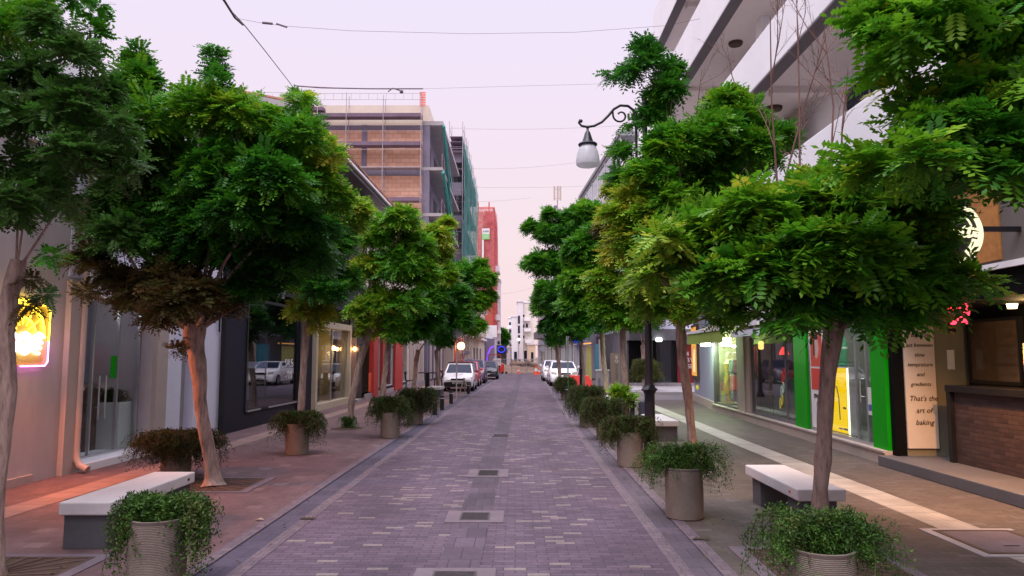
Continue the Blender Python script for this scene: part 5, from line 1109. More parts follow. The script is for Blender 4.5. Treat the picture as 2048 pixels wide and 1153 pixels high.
# --- fern planters
def fern(name, parent, c, rim, n, out, up, drop, seed, cols, lf=.030, bias=None, cover=False):
    """arching stems that leave the pot, rise, then hang over the rim, each feathered with small leaves"""
    r_ = np.random.default_rng(seed); k = 20
    a = r_.uniform(0, 2 * np.pi, n)
    if bias is not None: a = np.where(r_.random(n) < .5, bias[r_.integers(0, len(bias), n)] + r_.normal(0, .45, n), a)
    r0 = rim * np.sqrt(r_.random(n)) * .9; o_ = out * r_.uniform(.25, 1.35, n); u_ = up * r_.uniform(.1, 1.3, n); fr = np.clip(-np.sin(a) * 1.25, 0, 1) ** .7; fr = fr * (.25 if cover else 1); dr = drop * r_.uniform(.1, 1.0, n) ** 1.3 * (1 - fr); o_ = o_ * (1 - .93 * fr); r0 = r0 * (1 - .35 * fr)
    t_ = np.linspace(.05, 1, k)[None, :]
    rad = r0[:, None] * .8 + o_[:, None] * (1 - (1 - t_) ** 1.7); z = u_[:, None] * np.sin(np.pi * np.minimum(1, t_ * .95)) ** .9 - dr[:, None] * np.maximum(0, t_ - .35) ** 1.5
    sw = a[:, None] + .55 * r_.normal(0, 1, (n, 1)) * t_
    P = np.stack([rad * np.cos(sw), rad * np.sin(sw), z], -1) + np.array(c)
    Vs, Cs = [], []
    base = cols[r_.integers(0, len(cols), n)] * r_.uniform(.7, 1.25, (n, 1))
    for q in range(6):
        d = nrm(r_.normal(0, 1, (n, k, 3)) + np.array((0, 0, .1))); w = nrm(np.cross(d, r_.normal(0, 1, (n, k, 3))))
        l = lf * r_.uniform(.6, 1.4, (n, k, 1)) * (1.15 - .5 * t_[..., None]); p = P + r_.normal(0, .017, (n, k, 3))
        Vs.append(np.stack([p, p + d * l * .5 + w * l * .22, p + d * l, p + d * l * .5 - w * l * .22], 2)); Cs.append(np.repeat(base[:, None, :], k, 1))
    V = np.stack(Vs, 2).reshape(-1, 3); C = np.stack(Cs, 2).reshape(-1, 3)
    # stems
    T = P[:, 1:] - P[:, :-1]; w = nrm(np.cross(T, np.array((.3, .2, 1.)))) * .0018
    q4 = np.stack([P[:, :-1] - w, P[:, :-1] + w, P[:, 1:] + w, P[:, 1:] - w], 2).reshape(-1, 3)
    return quads_obj(name, np.concatenate([V, q4]), np.concatenate([C, np.tile(np.array((.06, .07, .02)), (len(q4) // 4, 1))]), M['fern'], parent)
FG = np.array([(.055, .15, .018), (.08, .19, .025), (.04, .10, .016), (.12, .17, .04)])
FB = np.array([(.07, .065, .018), (.045, .08, .014), (.09, .07, .025), (.055, .115, .018)])
def pot_parts(th, x, y, h=.57, r=.215):
    m = MB(); pr = [(r * .93, 0.0)]
    nr = 44
    for k in range(nr):
        z = .012 + (h - .03) * k / nr; f = .955 + .045 * math.sin(math.pi * min(1, k / nr * .8 + .2)); s_ = (h - .03) / nr
        pr += [(r * f - .0015, z), (r * f + .0015, z + s_ * .3), (r * f + .0015, z + s_ * .7)]
    pr += [(r * .985, h - .015), (r, h), (r * .90, h), (r * .88, h - .06)]
    m.lathe(x, y, pr, 40); m.build('pot', M['pot'], th, smooth=True)
    m = MB(); m.lathe(x, y, [(r * .88, h - .07), (r * .5, h - .045), (.02, h - .035)], 24); m.build('soil', M['soil'], th, smooth=True)
def planter(x, y, label, n, out, up, drop, seed, cols=FG, bias=None, lf=.03, cover=False):
    th = thing('round_planter', (x, y, 0), label, 'planter', 'round concrete fern planters'); pot_parts(th, x, y)
    fern('foliage', th, (x, y, .54), .19, n, out, up, drop, seed, cols, lf, bias, cover); return th
p_ = gnd(1625, 1260)
planter(2.06, 5.02, 'nearest right planter with a wide spreading asparagus fern', 230, .31, .2, .42, 3, FG, np.array([-.1, 3.2, .3, 2.9, 0.]), .028)
planter(1.95, 8.55, 'second right planter, fern brimming over on both sides of its ribbed pot', 240, .38, .24, .5, 4, FG, np.array([.1, 3.1, -.3]), .028)
planter(1.94, 12.45, 'third right planter just left of the black lamp post', 400, .36, .22, .6, 5, FB, np.array([3.3, 2.8, .2]), .032)
planter(2.03, 16.4, 'fourth right planter half covered in dark fern', 420, .40, .30, .6, 6, FB, np.array([3.3, 2.9]), .034, True)
planter(1.92, 19.3, 'fifth right planter hidden in a ball of dark fern', 560, .42, .42, .8, 7, FB, None, .036, True)
planter(2.15, 30.9, 'far right planter with a round bush at the foot of the grey pole', 420, .36, .32, .7, 8, FB, None, .045, True)
planter(-2.84, 5.92, 'nearest left planter with long ivy trails beside the bench', 300, .26, .15, 1.0, 9, np.concatenate([FG, FG * .8]), np.array([.15, .3, 3.0, 2.8, -.1]), .038)
planter(-5.15, 11.2, 'left planter with a dark brownish bush behind the white bench', 600, .50, .13, .85, 10, FB * .55, None, .034, True)
planter(-4.12, 13.9, 'left planter in front of the boutique, shaggy dark fern with a gap', 420, .34, .20, .80, 12, FB, np.array([3.2, 0., .3]), .034)
planter(-2.84, 16.7, 'left planter with a bare strip of pot facing the road', 330, .36, .30, .75, 13, FB, np.array([3.1, .2]), .035)
planter(-2.72, 19.95, 'left planter at the end of the bollard row, wide dark fern', 480, .44, .34, .8, 14, FB, np.array([0., .4, 3.]), .036, True)
t_ = thing('square_planter', (7.0, 35.3, .13), 'beige planter box with an olive shrub on the far kerb', 'planter')
q = gnd(1313, 788, .13); m = MB(); m.lathe(q.x, 35.6, [(.24, .13), (.27, .75), (.23, .75), (.22, .68)], 4); m.build('pot', M['tan'], t_); ORG[t_.name] = ORG[t_.name]
fern('foliage', t_, (q.x, 35.6, .75), .24, 420, .62, .75, .7, 21, np.array([(.13, .14, .03), (.09, .11, .03)]), .055)
# ================================================================== STREET FURNITURE
def bench(x0, x1, y0, y1, label, legs=False, col=None):
    t_ = thing('street_bench', ((x0 + x1) / 2, (y0 + y1) / 2, 0), label, 'bench', 'white concrete benches')
    boxes('seat', M['white_conc'], t_, (x0, x1, y0, y1, .325, .45), bevel=.014)
    if legs:
        for a, b in ((y0 + .12, y0 + .42), (y1 - .42, y1 - .12)): boxes('leg', M['base_grey'], t_, (x0 + .05, x1 - .05, a, b, 0, .325), bevel=.005)
    else: boxes('base', M['base_grey'], t_, (x0 + .03, x1 - .03, y0 + .05, y1 - .05, 0, .325), bevel=.006)
    boxes('maker_plate', M['red' if legs else 'ink'], t_, (x0 - .003, x0, y0 + .2, y0 + .245, .375, .40) if legs else (x1, x1 + .003, y1 - .2, y1 - .15, .37, .40))
    return t_
bench(-4.38, -3.88, 7.1, 8.95, 'white slab bench on a grey block behind the nearest left planter')
bench(2.97, 3.48, 7.8, 9.55, 'white slab bench on two dark legs behind the nearest right tree trunk', True)
bench(3.03, 3.55, 15.9, 17.7, 'cream lit slab bench just right of the black lamp post')
bench(2.85, 3.40, 24.6, 26.4, 'far right slab bench in front of the grey cabinet')
bench(-3.95, -3.30, 32.6, 34.2, 'far left slab bench beside the bar table')

# lamp posts
def lamp_post(x, y, label):
    t_ = thing('street_lamp', (x, y, 0), label, 'street lamp', 'black swan-neck street lamps')
    m = MB(); m.lathe(x, y, [(.17, 0), (.17, .06), (.15, .10), (.15, .16), (.13, .19), (.115, .24), (.105, .30), (.095, .5), (.09, 1.0), (.088, 1.18), (.10, 1.20), (.12, 1.24), (.125, 1.28), (.10, 1.31), (.085, 1.35), (.075, 1.42), (.07, 1.5), (.062, 3.0), (.05, 5.2), (.042, 6.6), (.03, 6.62)], 24)
    m.build('post', M['lamp_iron'], t_, smooth=True)
    m = MB(); m.lathe(x, y, [(.09, 1.235), (.132, 1.25), (.14, 1.262), (.132, 1.274), (.09, 1.29)], 40)
    m.v = [(x + (a - x) * (1 + .06 * math.cos(10 * math.atan2(b - y, a - x))), y + (b - y) * (1 + .06 * math.cos(10 * math.atan2(b - y, a - x))), c) for a, b, c in m.v]
    m.build('collar_beads', M['lamp_iron'], t_, smooth=True)
    xb = x - .16
    m = MB(); m.tube([(xb, y, 4.75), (xb, y, 6.25)], .026, 10)
    for z in (4.85, 6.0): m.tube([(xb, y, z), (x, y, z)], .018, 8)
    m.build('bracket_bar', M['lamp_iron'], t_, smooth=True)
    arm = [(xb, y, 6.20), (xb - .04, y, 6.30), (xb - .14, y, 6.38), (xb - .28, y, 6.39), (xb - .40, y, 6.32), (xb - .50, y, 6.20), (xb - .62, y, 6.08), (xb - .76, y, 6.01), (xb - .88, y, 5.99), (xb - .99, y, 6.01), (xb - 1.04, y, 6.07), (xb - 1.02, y, 6.12), (xb - .985, y, 6.11)]
    m = MB(); m.tube(arm, [.024] * 9 + [.022, .02, .018, .02], 10)
    sc_ = [(xb - .42 + .0, y, 6.30)] + [(xb - .28 + .135 * (1 - a / 9) * math.cos(math.pi + a), y, 6.20 + .135 * (1 - a / 9) * math.sin(math.pi + a)) for a in np.linspace(0, 5.6, 16)]
    m.tube(sc_, [.018] * 12 + [.016] * 4 + [.022], 8); m.ball((xb - 1.0, y, 6.10), .035, 10); m.build('arm', M['lamp_iron'], t_, smooth=True)
    xl = xb - .88
    m = MB(); m.ball((xl, y, 5.985), .035, 10); m.lathe(xl, y, [(.02, 5.98), (.022, 5.92), (.045, 5.89), (.055, 5.86), (.085, 5.76), (.11, 5.70), (.16, 5.685), (.175, 5.665), (.165, 5.64), (.14, 5.635)], 24); m.build('hood', M['lamp_iron'], t_, smooth=True)
    m = MB(); m.lathe(xl, y, [(.125, 5.64), (.155, 5.60), (.185, 5.52), (.205, 5.42), (.215, 5.34), (.21, 5.29), (.18, 5.265), (.08, 5.255), (.01, 5.255)], 28)
    m.build('glass_shade', M['milk'], t_, smooth=True)
    return t_
t = NT('milk_glass'); a_ = t.principled((.80, .80, .84), .28, 0, .5); b_ = t.N('ShaderNodeBsdfTranslucent'); t.put(b_.inputs[0], (.9, .9, .93)); mx = t.N('ShaderNodeMixShader'); mx.inputs[0].default_value = .55; t.l.new(a_, mx.inputs[1]); t.l.new(b_.outputs[0], mx.inputs[2]); M['milk'] = t.fin(mx.outputs[0])
lamp_post(2.36, 12.85, 'black cast street lamp with a white bell shade over the road, nearest one')
lamp_post(3.05, 33.5, 'second black street lamp, behind the far right planter')
lamp_post(2.85, 47.5, 'third black street lamp beside the white cars')

# bollards
def bollard(x, y, label, h=.5):
    t_ = thing('bollard', (x, y, 0), label, 'bollard', 'short black bollards along the road')
    m = MB(); m.lathe(x, y, [(.075, 0), (.075, h - .12)], 16); m.build('post', M['black'], t_, smooth=True)
    m = MB(); m.lathe(x, y, [(.0755, h - .12), (.0755, h - .08)], 16); m.build('reflective_band', M['silver'], t_, smooth=True)
    m = MB(); m.lathe(x, y, [(.075, h - .08), (.075, h - .01), (.06, h), (.01, h + .004)], 16); m.build('cap', M['black'], t_, smooth=True)
bollard(-2.53, 23.1, 'left bollard nearest the camera, touching the fern planter'); bollard(-2.50, 25.1, 'second left bollard, standing clear on the paving'); bollard(-2.48, 28.4, 'third left bollard, just left of the round sign pole'); bollard(-2.28, 35.8, 'last left bollard, in front of the white car')
bollard(2.05, 29.0, 'right bollard beside the far right planter', .62)
# litter bin and post by the lamp
t_ = thing('litter_bin', (3.55, 19.8, 0), 'dark blue grey litter bin with a steel rim right of the lamp post', 'bin'); boxes('body', pm('bin_blue', (.05, .055, .085), .45, .15), t_, (3.38, 3.74, 19.7, 20.1, .02, .62), bevel=.015); boxes('rim', M['silver'], t_, (3.5, 3.66, 19.68, 19.7, .48, .56)); boxes('foot', M['black'], t_, (3.42, 3.70, 19.74, 20.06, 0, .02))
t_ = thing('parking_post', (3.18, 19.9, 0), 'slim dark blue post between tree stem and litter bin', 'post'); m = MB(); m.lathe(3.18, 19.9, [(.065, 0), (.065, .60), (.055, .62), (.01, .622)], 14); m.build('post', pm('post_blue', (.045, .05, .085), .45, .15), t_, smooth=True); m = MB(); m.lathe(3.18, 19.9, [(.09, 0), (.09, .015)], 14); m.build('base_plate', M['black'], t_)

# drain gratings in the centre strip
def drain(x, y, w, d, cw, label, cd=.1):
    t_ = thing('drain_grate', (x, y, 0), label, 'drain', 'drain gratings down the middle of the road')
    if cw: boxes('collar', M['collar'], t_, (x - w / 2 - cw, x - w / 2, y - d / 2 - cd, y + d / 2 + cd, 0, .012), (x + w / 2, x + w / 2 + cw, y - d / 2 - cd, y + d / 2 + cd, 0, .012), (x - w / 2, x + w / 2, y - d / 2 - cd, y - d / 2, 0, .0121), (x - w / 2, x + w / 2, y + d / 2, y + d / 2 + cd, 0, .0121))
    boxes('pit', M['black_matt'], t_, (x - w / 2 + .001, x + w / 2 - .001, y - d / 2 + .001, y + d / 2 - .001, .0045, .0065))
    m = MB(); f = .022
    m.box(x - w / 2, x + w / 2, y - d / 2, y - d / 2 + f, .0066, .014); m.box(x - w / 2, x + w / 2, y + d / 2 - f, y + d / 2, .0066, .014); m.box(x - w / 2, x - w / 2 + f, y - d / 2 + f, y + d / 2 - f, .0066, .014); m.box(x + w / 2 - f, x + w / 2, y - d / 2 + f, y + d / 2 - f, .0066, .014)
    for k in range(9):
        yy = y - d / 2 + f + (d - 2 * f) * (k + .3) / 9; m.hexa([(x - w / 2 + f, yy - .012, .0066), (x + w / 2 - f, yy + .012, .0066), (x + w / 2 - f, yy + .030, .0066), (x - w / 2 + f, yy + .006, .0066), (x - w / 2 + f, yy - .012, .0132), (x + w / 2 - f, yy + .012, .0132), (x + w / 2 - f, yy + .030, .0132), (x - w / 2 + f, yy + .006, .0132)])
    m.build('grating', M['iron'], t_)
drain(-.51, 6.23, .37, .36, .16, 'iron drain grate nearest the camera in a pale concrete collar'); drain(-.46, 8.55, .34, .40, .16, 'second iron drain grate in a pale collar'); drain(-.42, 11.65, .33, .55, .15, 'third iron drain grate in a narrow collar'); drain(-.33, 17.1, .36, .42, 0, 'fourth drain grate without a collar')

# tree grates
def tgrate(x0, x1, y0, y1, tx, ty, label, hr=.16):
    t_ = thing('tree_grate', ((x0 + x1) / 2, (y0 + y1) / 2, 0), label, 'tree grate', 'iron tree grates')
    boxes('pit', M['soil'], t_, (x0 + .03, x1 - .03, y0 + .03, y1 - .03, .003, .0055))
    m = MB(); w = .04
    for b in ((x0, x1, y0, y0 + w), (x0, x1, y1 - w, y1), (x0, x0 + w, y0 + w, y1 - w), (x1 - w, x1, y0 + w, y1 - w)): m.box(*b, .0056, .012)
    n = 22
    for k in range(n):                       # ribs run outwards from the round hole
        a = 2 * math.pi * (k + .5) / n; c_, s_ = math.cos(a), math.sin(a)
        hx = (x1 - w - tx) if c_ > 0 else (tx - x0 - w); hy = (y1 - w - ty) if s_ > 0 else (ty - y0 - w)
        l = min(hx / max(abs(c_), 1e-3), hy / max(abs(s_), 1e-3)) - .01; o = .024
        if l > hr: m.hexa([(tx + c_ * hr + s_ * o * q, ty + s_ * hr - c_ * o * q, .0056) for q in (-.6,)] + [(tx + c_ * l + s_ * o * q, ty + s_ * l - c_ * o * q, .0056) for q in (-1.2, 1.2)] + [(tx + c_ * hr + s_ * o * .6, ty + s_ * hr - c_ * o * .6, .0056)] + [(tx + c_ * hr - s_ * o * .6, ty + s_ * hr + c_ * o * .6, .0115), (tx + c_ * l - s_ * o * 1.2, ty + s_ * l + c_ * o * 1.2, .0115), (tx + c_ * l + s_ * o * 1.2, ty + s_ * l - c_ * o * 1.2, .0115), (tx + c_ * hr + s_ * o * .6, ty + s_ * hr - c_ * o * .6, .0115)])
    m.build('grate', M['rust'], t_)
    boxes('surround', M['collar'], t_, (x0 - .14, x0, y0 - .1, y1 + .1, .0, .010), (x1, x1 + .12, y0 - .1, y1 + .1, 0, .010), (x0, x1, y0 - .1, y0, 0, .010), (x0, x1, y1, y1 + .1, 0, .010))
tgrate(2.2, 3.35, 5.95, 7.15, 2.8, 6.6, 'iron tree grate behind the nearest right planter'); tgrate(-5.0, -3.85, 5.75, 6.85, -4.48, 6.27, 'fan-ribbed tree grate in the lower left corner', .2); tgrate(-4.9, -3.75, 10.1, 11.15, -4.40, 10.6, 'rusty tree grate at the foot of the leaning left tree', .2)
t_ = thing('tree_pit', (-4.3, 18.75, 0), 'small earth pit round the stem that grows from the paving', 'tree pit'); m = MB(); m.lathe(-4.3, 18.75, [(.42, .0045), (.40, .008), (.12, .03), (.02, .035)], 20); m.build('soil', M['soil'], t_, smooth=True); fern('weeds', t_, (-4.25, 18.68, .02), .1, 60, .16, .22, .05, 31, FG, .03)
t_ = thing('utility_cover', (4.8, 7.45, 0), 'rectangular paved utility cover with a metal frame cutting the tactile strip', 'manhole cover'); boxes('frame', M['iron'], t_, (4.42, 5.22, 6.98, 7.03, .0, .014), (4.42, 5.22, 7.86, 7.91, 0, .014), (4.42, 4.47, 7.03, 7.86, 0, .014), (5.17, 5.22, 7.03, 7.86, 0, .014)); boxes('infill', M['collar'], t_, (4.47, 5.17, 7.03, 7.86, .0045, .012)); boxes('surround', M['concrete'], t_, (4.32, 4.42, 6.9, 7.99, 0, .009), (4.42, 5.3, 6.9, 6.98, 0, .009), (4.42, 5.3, 7.91, 7.99, 0, .009)); boxes('lifting_slot', M['black_matt'], t_, (4.75, 4.9, 7.25, 7.28, .0121, .0128))
# fallen leaves and litter on the paving
for px, py, lb in ((520, 1042, 'curled pale dead leaf on the left paving'), (608, 1040, 'dry brown leaf on the left road edge'), (1394, 1081, 'small dark leaf sprig on the right paving')):
    q = gnd(px, py); m = MB()
    for k in range(1 if px == 520 else 3): m.add([(q.x + .05 * k - .06, q.y + .01 * k, .006), (q.x + .05 * k - .02, q.y - .025, .02), (q.x + .05 * k + .05, q.y, .012), (q.x + .05 * k, q.y + .03, .03)], [(0, 1, 2, 3)])
    tag(m.build('fallen_leaf', pm('dead_leaf_%d' % px, (.45, .33, .24) if px == 520 else (.09, .06, .04), .8, .2, 20., 0)), lb, 'leaf')

m = MB(); random.seed(77)          # dry leaf litter blown along the channels and round the tree pits
for k in range(420):
    c_ = random.random()
    if c_ < .55: y = 4 + 30 * random.random() ** 1.6; x = float(np.interp(y, YS, XL if random.random() < .6 else XR)) + random.gauss(0, .16)
    else: tx, ty = random.choice(((2.8, 6.6), (-4.4, 10.6), (-4.5, 6.3), (3.06, 12.6), (1.95, 8.6), (-4.1, 13.9), (-2.8, 16.7), (-4.3, 18.7))); x = tx + random.gauss(0, .5); y = ty + random.gauss(0, .5)
    a = random.random() * 6.28; l = random.uniform(.012, .03); ca_, sa_ = math.cos(a) * l, math.sin(a) * l
    m.add([(x - ca_, y - sa_, .016), (x + sa_ * .4, y - ca_ * .4, .02), (x + ca_, y + sa_, .017), (x - sa_ * .4, y + ca_ * .4, .026)], [(0, 1, 2, 3)])
tag(m.build('leaf_litter', pm('leaf_litter', (.17, .11, .05), .9, .6, 30., 0)), 'dry leaf litter scattered along the road channels', 'leaf litter', kind='stuff')
# neon sign on the beige wall
un0, un1 = FL1.u(-30, 670), FL1.u(89, 670)
ns = thing('neon_sign', FL1.p(un1 - .5, .05, 1.8), 'glowing yellow pink and green neon sign on the beige wall, half behind the tree', 'neon sign')
zt_, zb_ = FL1.z(80, 612), FL1.z(80, 732); W_ = un1 - un0; un0 = un1 - min(W_, 1.15); uc = (un0 + un1) / 2
FL1.box('backboard', pm('pale_acrylic', (.40, .28, .07), .35, .05, 3., 0), ns, (un0, un1, .035, .045, zb_, zt_)); FL1.box('spacer', M['silver'], ns, *[(a, a + .02, 0, .035, z, z + .02) for a in (un0 + .05, un1 - .07) for z in (zb_ + .05, zt_ - .07)])
YN = em('neon_yellow', (1.0, .68, .03), 9.); PN = em('neon_pink', (1.0, .25, .75), 9.); WN = em('neon_white', (1.0, .85, .92), 12.); GN = em('neon_green', (.05, 1.0, .12), 7.)
def ntube(nm, pts, mat, r=.012): m = MB(); m.tube([FL1.p(a, .07, z) for a, z in pts], r, 8); return m.build(nm, mat, ns, smooth=True)
zc = zb_ + .36; rr_ = min((un1 - un0) / 2 - .1, .46)
ntube('yellow_outline', [(un0, zb_ + .05), (un0, zt_ - .06), (un0 + .05, zt_), (un1 - .05, zt_), (un1, zt_ - .06), (un1, zc)], YN, .010); ntube('pink_outline', [(un1, zc), (un1, zb_ + .06), (un1 - .06, zb_), (uc, zb_)], PN, .010)
ntube('yellow_arch', [(uc + rr_ * math.cos(a), zc + .06 + 1.15 * rr_ * math.sin(a)) for a in np.linspace(0, math.pi, 24)], YN, .018); ntube('yellow_arch', [(uc + .62 * rr_ * math.cos(a), zc + .06 + .6 * rr_ * math.sin(a)) for a in np.linspace(0, math.pi, 16)], YN, .014)
for a in (.5, 1.0, 1.57, 2.1, 2.6): ntube('ray', [(uc + .3 * rr_ * math.cos(a), zc + .1 + .3 * rr_ * math.sin(a)), (uc + .85 * rr_ * math.cos(a), zc + .1 + .95 * rr_ * math.sin(a))], YN, .008)
for k in range(4): ntube('white_wave', [(uc + x, zc + .08 - k * .075 + .035 * math.sin(x * 22 + k)) for x in np.linspace(-.42 + .03 * k, .46 - .03 * k, 26)], WN if k != 1 else PN, .02)
ntube('green_bar', [(un0 + .16, zc - .1), (un0 + .22, zc + .1)], GN, .022)
lamp('neon_light', FL1.p(uc + .1, .28, zc), 7, (1.0, .66, .15), .05, ns); lamp('neon_pink_light', FL1.p(un1 - .15, .16, zc - .05), 4, (1.0, .35, .8), .05, ns); spot('neon_spill_spot', FL1.p(uc, .16, zc + .1), FL1.p(uc + .6, 2.4, -.3), 430, (1.0, .21, .035), 118, .08, ns)  # the spot is added to carry the sign's glow onto the pavement

# grey box planter and dark stone panel inside the glazed recess
q = FL1.p(FL1.u(222, 860, -.66), -.66, 0); t_ = thing('box_planter', (q.x, q.y, .12), 'tall square grey planter behind the entrance glass', 'planter')
boxes('box', pm('grey_box', (.62, .67, .67), .6, .1, 2.), t_, (q.x - .3, q.x + .3, q.y - .32, q.y + .32, .12, .98), bevel=.01); boxes('soil', M['soil'], t_, (q.x - .27, q.x + .27, q.y - .29, q.y + .29, .981, .985)); fern('foliage', t_, (q.x, q.y, .98), .2, 60, .2, .2, .05, 33, FB, .03)
q = FL1.p(FL1.u(163, 860, -.95), -.95, 0); t_ = thing('stone_block', (q.x, q.y, .12), 'rusty mottled stone block standing behind the entrance glass', 'block'); boxes('block', bricks('mottled_stone', (.09, .06, .05), (.22, .12, .09), (.05, .04, .04), .35, .42, 'YZ', stain=.5, big=3.), t_, (q.x - .2, q.x + .2, q.y - .22, q.y + .22, .12, 1.35), bevel=.02)

# bar table and stools
def stool(x, y, label, rot=0):
    t_ = thing('bar_stool', (x, y, 0), label, 'bar stool', 'black bar stools')
    boxes('seat', M['black'], t_, (x - .19, x + .19, y - .19, y + .19, .72, .76), bevel=.01)
    for dx in (-1, 1):
        for dy in (-1, 1):
            m = MB(); m.tube([(x + dx * .2, y + dy * .2, 0), (x + dx * .16, y + dy * .16, .72)], .014, 6); m.build('leg', M['black'], t_)
    m = MB(); [m.tube([(x + .19 * rot, y + d, .76), (x + .23 * rot, y + d, 1.12)], .014, 6) for d in (-.16, 0, .16)]; m.box(x + .2 * rot - .02, x + .2 * rot + .04, y - .18, y + .18, 1.0, 1.14); m.build('backrest', M['black'], t_)
    m = MB(); [m.tube([(x - .18, y + d, .25), (x + .18, y + d, .25)], .01, 6) for d in (-.18, .18)]; m.build('footrest', M['black'], t_)
stool(-4.75, 33.0, 'black bar stool left of the thin leaning stem', -1); stool(-3.75, 35.6, 'black bar stool between the bar table and the white car', 1)
t_ = thing('bar_table', (-4.15, 34.6, 0), 'tall black bar table beside the far left bench', 'table'); boxes('top', M['black'], t_, (-4.55, -3.75, 34.25, 34.95, 1.03, 1.07)); boxes('column', M['black'], t_, (-4.25, -4.05, 34.5, 34.7, .03, 1.03)); boxes('foot', M['black'], t_, (-4.45, -3.85, 34.3, 34.9, 0, .03))

# signs on poles
def pole_sign(nm, label, x, y, h, parts, mat=None):
    t_ = thing(nm, (x, y, 0), label, 'road sign'); m = MB(); m.tube([(x, y, 0), (x, y, h)], .03, 10); m.build('pole', mat or M['steel'], t_, smooth=True)
    for kind, dx, z, w in parts:
        m = MB()
        if kind == 'disc': m.tube([(x + dx, y - .05, z), (x + dx, y - .035, z)], w, 24)
        elif kind == 'edge': m.box(x + dx - .015, x + dx + .015, y - w, y + w, z - w, z + w)
        else: m.box(x + dx - w, x + dx + w, y - .05, y - .035, z - w * .55, z + w * .55)
        m.build('plate', M['grey_panel'], t_)
pole_sign('sign_pole', 'round road sign seen from its grey back, in front of the white car', -2.5, 31.2, 3.05, [('disc', 0, 2.85, .24)]); pole_sign('sign_pole', 'pale green pole with a sign plate turned edge-on beside the far right planter', 2.22, 30.6, 2.6, [('edge', -.05, 2.45, .22)], pm('pole_green', (.20, .30, .27), .5, .1)); pole_sign('sign_pole', 'pole with a square plate over a round one near the street end', 2.45, 64, 3.2, [('plate', 0, 3.0, .34), ('disc', 0, 2.45, .26)])
t_ = thing('trestle', (-2.55, 36.2, 0), 'small wooden trestle propped before the white car bonnet', 'trestle'); m = MB()
for a, b in (((-2.75, 36.1, 0), (-2.5, 36.2, .75)), ((-2.25, 36.1, 0), (-2.55, 36.2, .75)), ((-2.5, 36.5, 0), (-2.52, 36.2, .75))): m.tube([a, b], .03, 6)
m.build('frame', M['tan'], t_)
# totem, cabinet, barrier
t_ = thing('brown_totem', (4.75, 34.0, 0), 'brown totem sign with vertical lettering near the corner', 'sign'); q0, q1 = gnd(1221, 792).x, 5.15
yq = 33.9; xa, xb_ = at(1222, 760, yq)[0], at(1241, 760, yq)[0]; boxes('slab', pm('totem_brown', (.26, .20, .165), .7, .1), t_, (xa, xb_, yq, yq + .3, 0, 1.98)); boxes('plinth', M['conc_dark'], t_, (xa - .03, xb_ + .03, yq - .03, yq + .33, 0, .08))
for k, s_ in enumerate('BOCAGE'): text(s_, ((xa + xb_) / 2 + .05, yq - .012, 1.78 - .19 * k), (1, 0, 0), (0, 0, 1), .2, M['paper' if k < 2 else 'soffit_edge'], t_)
yq = 35.5; t_ = thing('grey_cabinet', (4.4, yq, .13), 'pale grey utility cabinet with a blue lettered side near the corner', 'cabinet'); xa, xb_ = at(1193, 760, yq)[0], at(1219, 760, yq)[0]; boxes('case', pm('cabinet_grey', (.42, .40, .41), .5, .06), t_, (xa, xb_, yq, yq + .5, 0.0, 1.12), bevel=.02); boxes('lid', M['white_p'], t_, (xa - .02, xb_ + .02, yq - .02, yq + .52, 1.12, 1.17)); text('inter', (xa + .12, yq - .012, .62), (0, 0, 1), (-1, 0, 0), .2, pm('cab_blue', (.12, .16, .35), .6, .1), t_); boxes('handle', M['black'], t_, (xb_ - .12, xb_ - .09, yq - .02, yq, .5, .62))
t_ = thing('road_barrier', (3.6, 38.9, 0), 'red plastic water-filled road barrier by the white cars', 'barrier'); ya_ = 38.7; xa, xb_ = at(1137, 765, ya_)[0], at(1186, 765, ya_)[0]
m = MB(); m.prism([(xa, ya_ - .24, .0), (xb_ + .02, ya_ - .24, 0), (xb_ - .12, ya_ - .08, .62), (xb_ - .24, ya_ - .06, .80), (xa + .1, ya_ - .06, .82), (xa, ya_ - .08, .62)], (0, .5, 0)); m.build('body', M['barrier_red'], t_, bevel=.03)
boxes('foot', M['black'], t_, *[(xa + a, xa + a + .22, ya_ - .26, ya_ + .28, 0, .06) for a in (.1, .95)]); boxes('cap', M['white_p'], t_, (xa + .25, xa + .37, ya_ + .0, ya_ + .12, .82, .86))
t_ = thing('cardboard_box', (2.95, 38.6, 0), 'beige box left of the red road barrier', 'box'); boxes('carton', M['tan'], t_, (2.62, 3.05, 39.2, 39.6, 0, .82), bevel=.01); boxes('flap', M['beige2'], t_, (2.60, 3.07, 39.18, 39.62, .82, .84))

# street-end works
def cone(x, y, label, h=.62):
    t_ = thing('traffic_cone', (x, y, 0), label, 'traffic cone', 'orange traffic cones at the street end'); s_ = h / .62
    boxes('foot', M['orange'], t_, (x - .2 * s_, x + .2 * s_, y - .2 * s_, y + .2 * s_, 0, .04)); m = MB(); m.lathe(x, y, [(.15 * s_, .04), (.11 * s_, .22 * s_), (.075 * s_, .40 * s_), (.03 * s_, h), (.005, h)], 16); m.build('body', M['orange'], t_, smooth=True)
    m = MB(); m.lathe(x, y, [(.114 * s_, .22 * s_), (.079 * s_, .40 * s_)], 16); m.build('white_band', M['white_p'], t_, smooth=True)
cone(gnd(1037, 747).x, 76.3, 'smaller orange cone in the middle of the street end'); cone(gnd(1072, 749.5).x, 71.5, 'large orange cone at the right kerb of the street end', .98); cone(gnd(1078, 748).x, 74.5, 'orange cone half hidden behind the large one', .6)
t_ = thing('mesh_fence', (.6, 77.4, 0), 'low wire mesh site fence closing the street', 'fence'); m = MB()
for k in range(4): m.tube([(-1.9 + k * 1.55, 77.4, 0), (-1.9 + k * 1.55, 77.4, 1.55)], .035, 6)
for z in (.15, 1.5): m.tube([(-1.9, 77.4, z), (2.75, 77.4, z)], .02, 6)
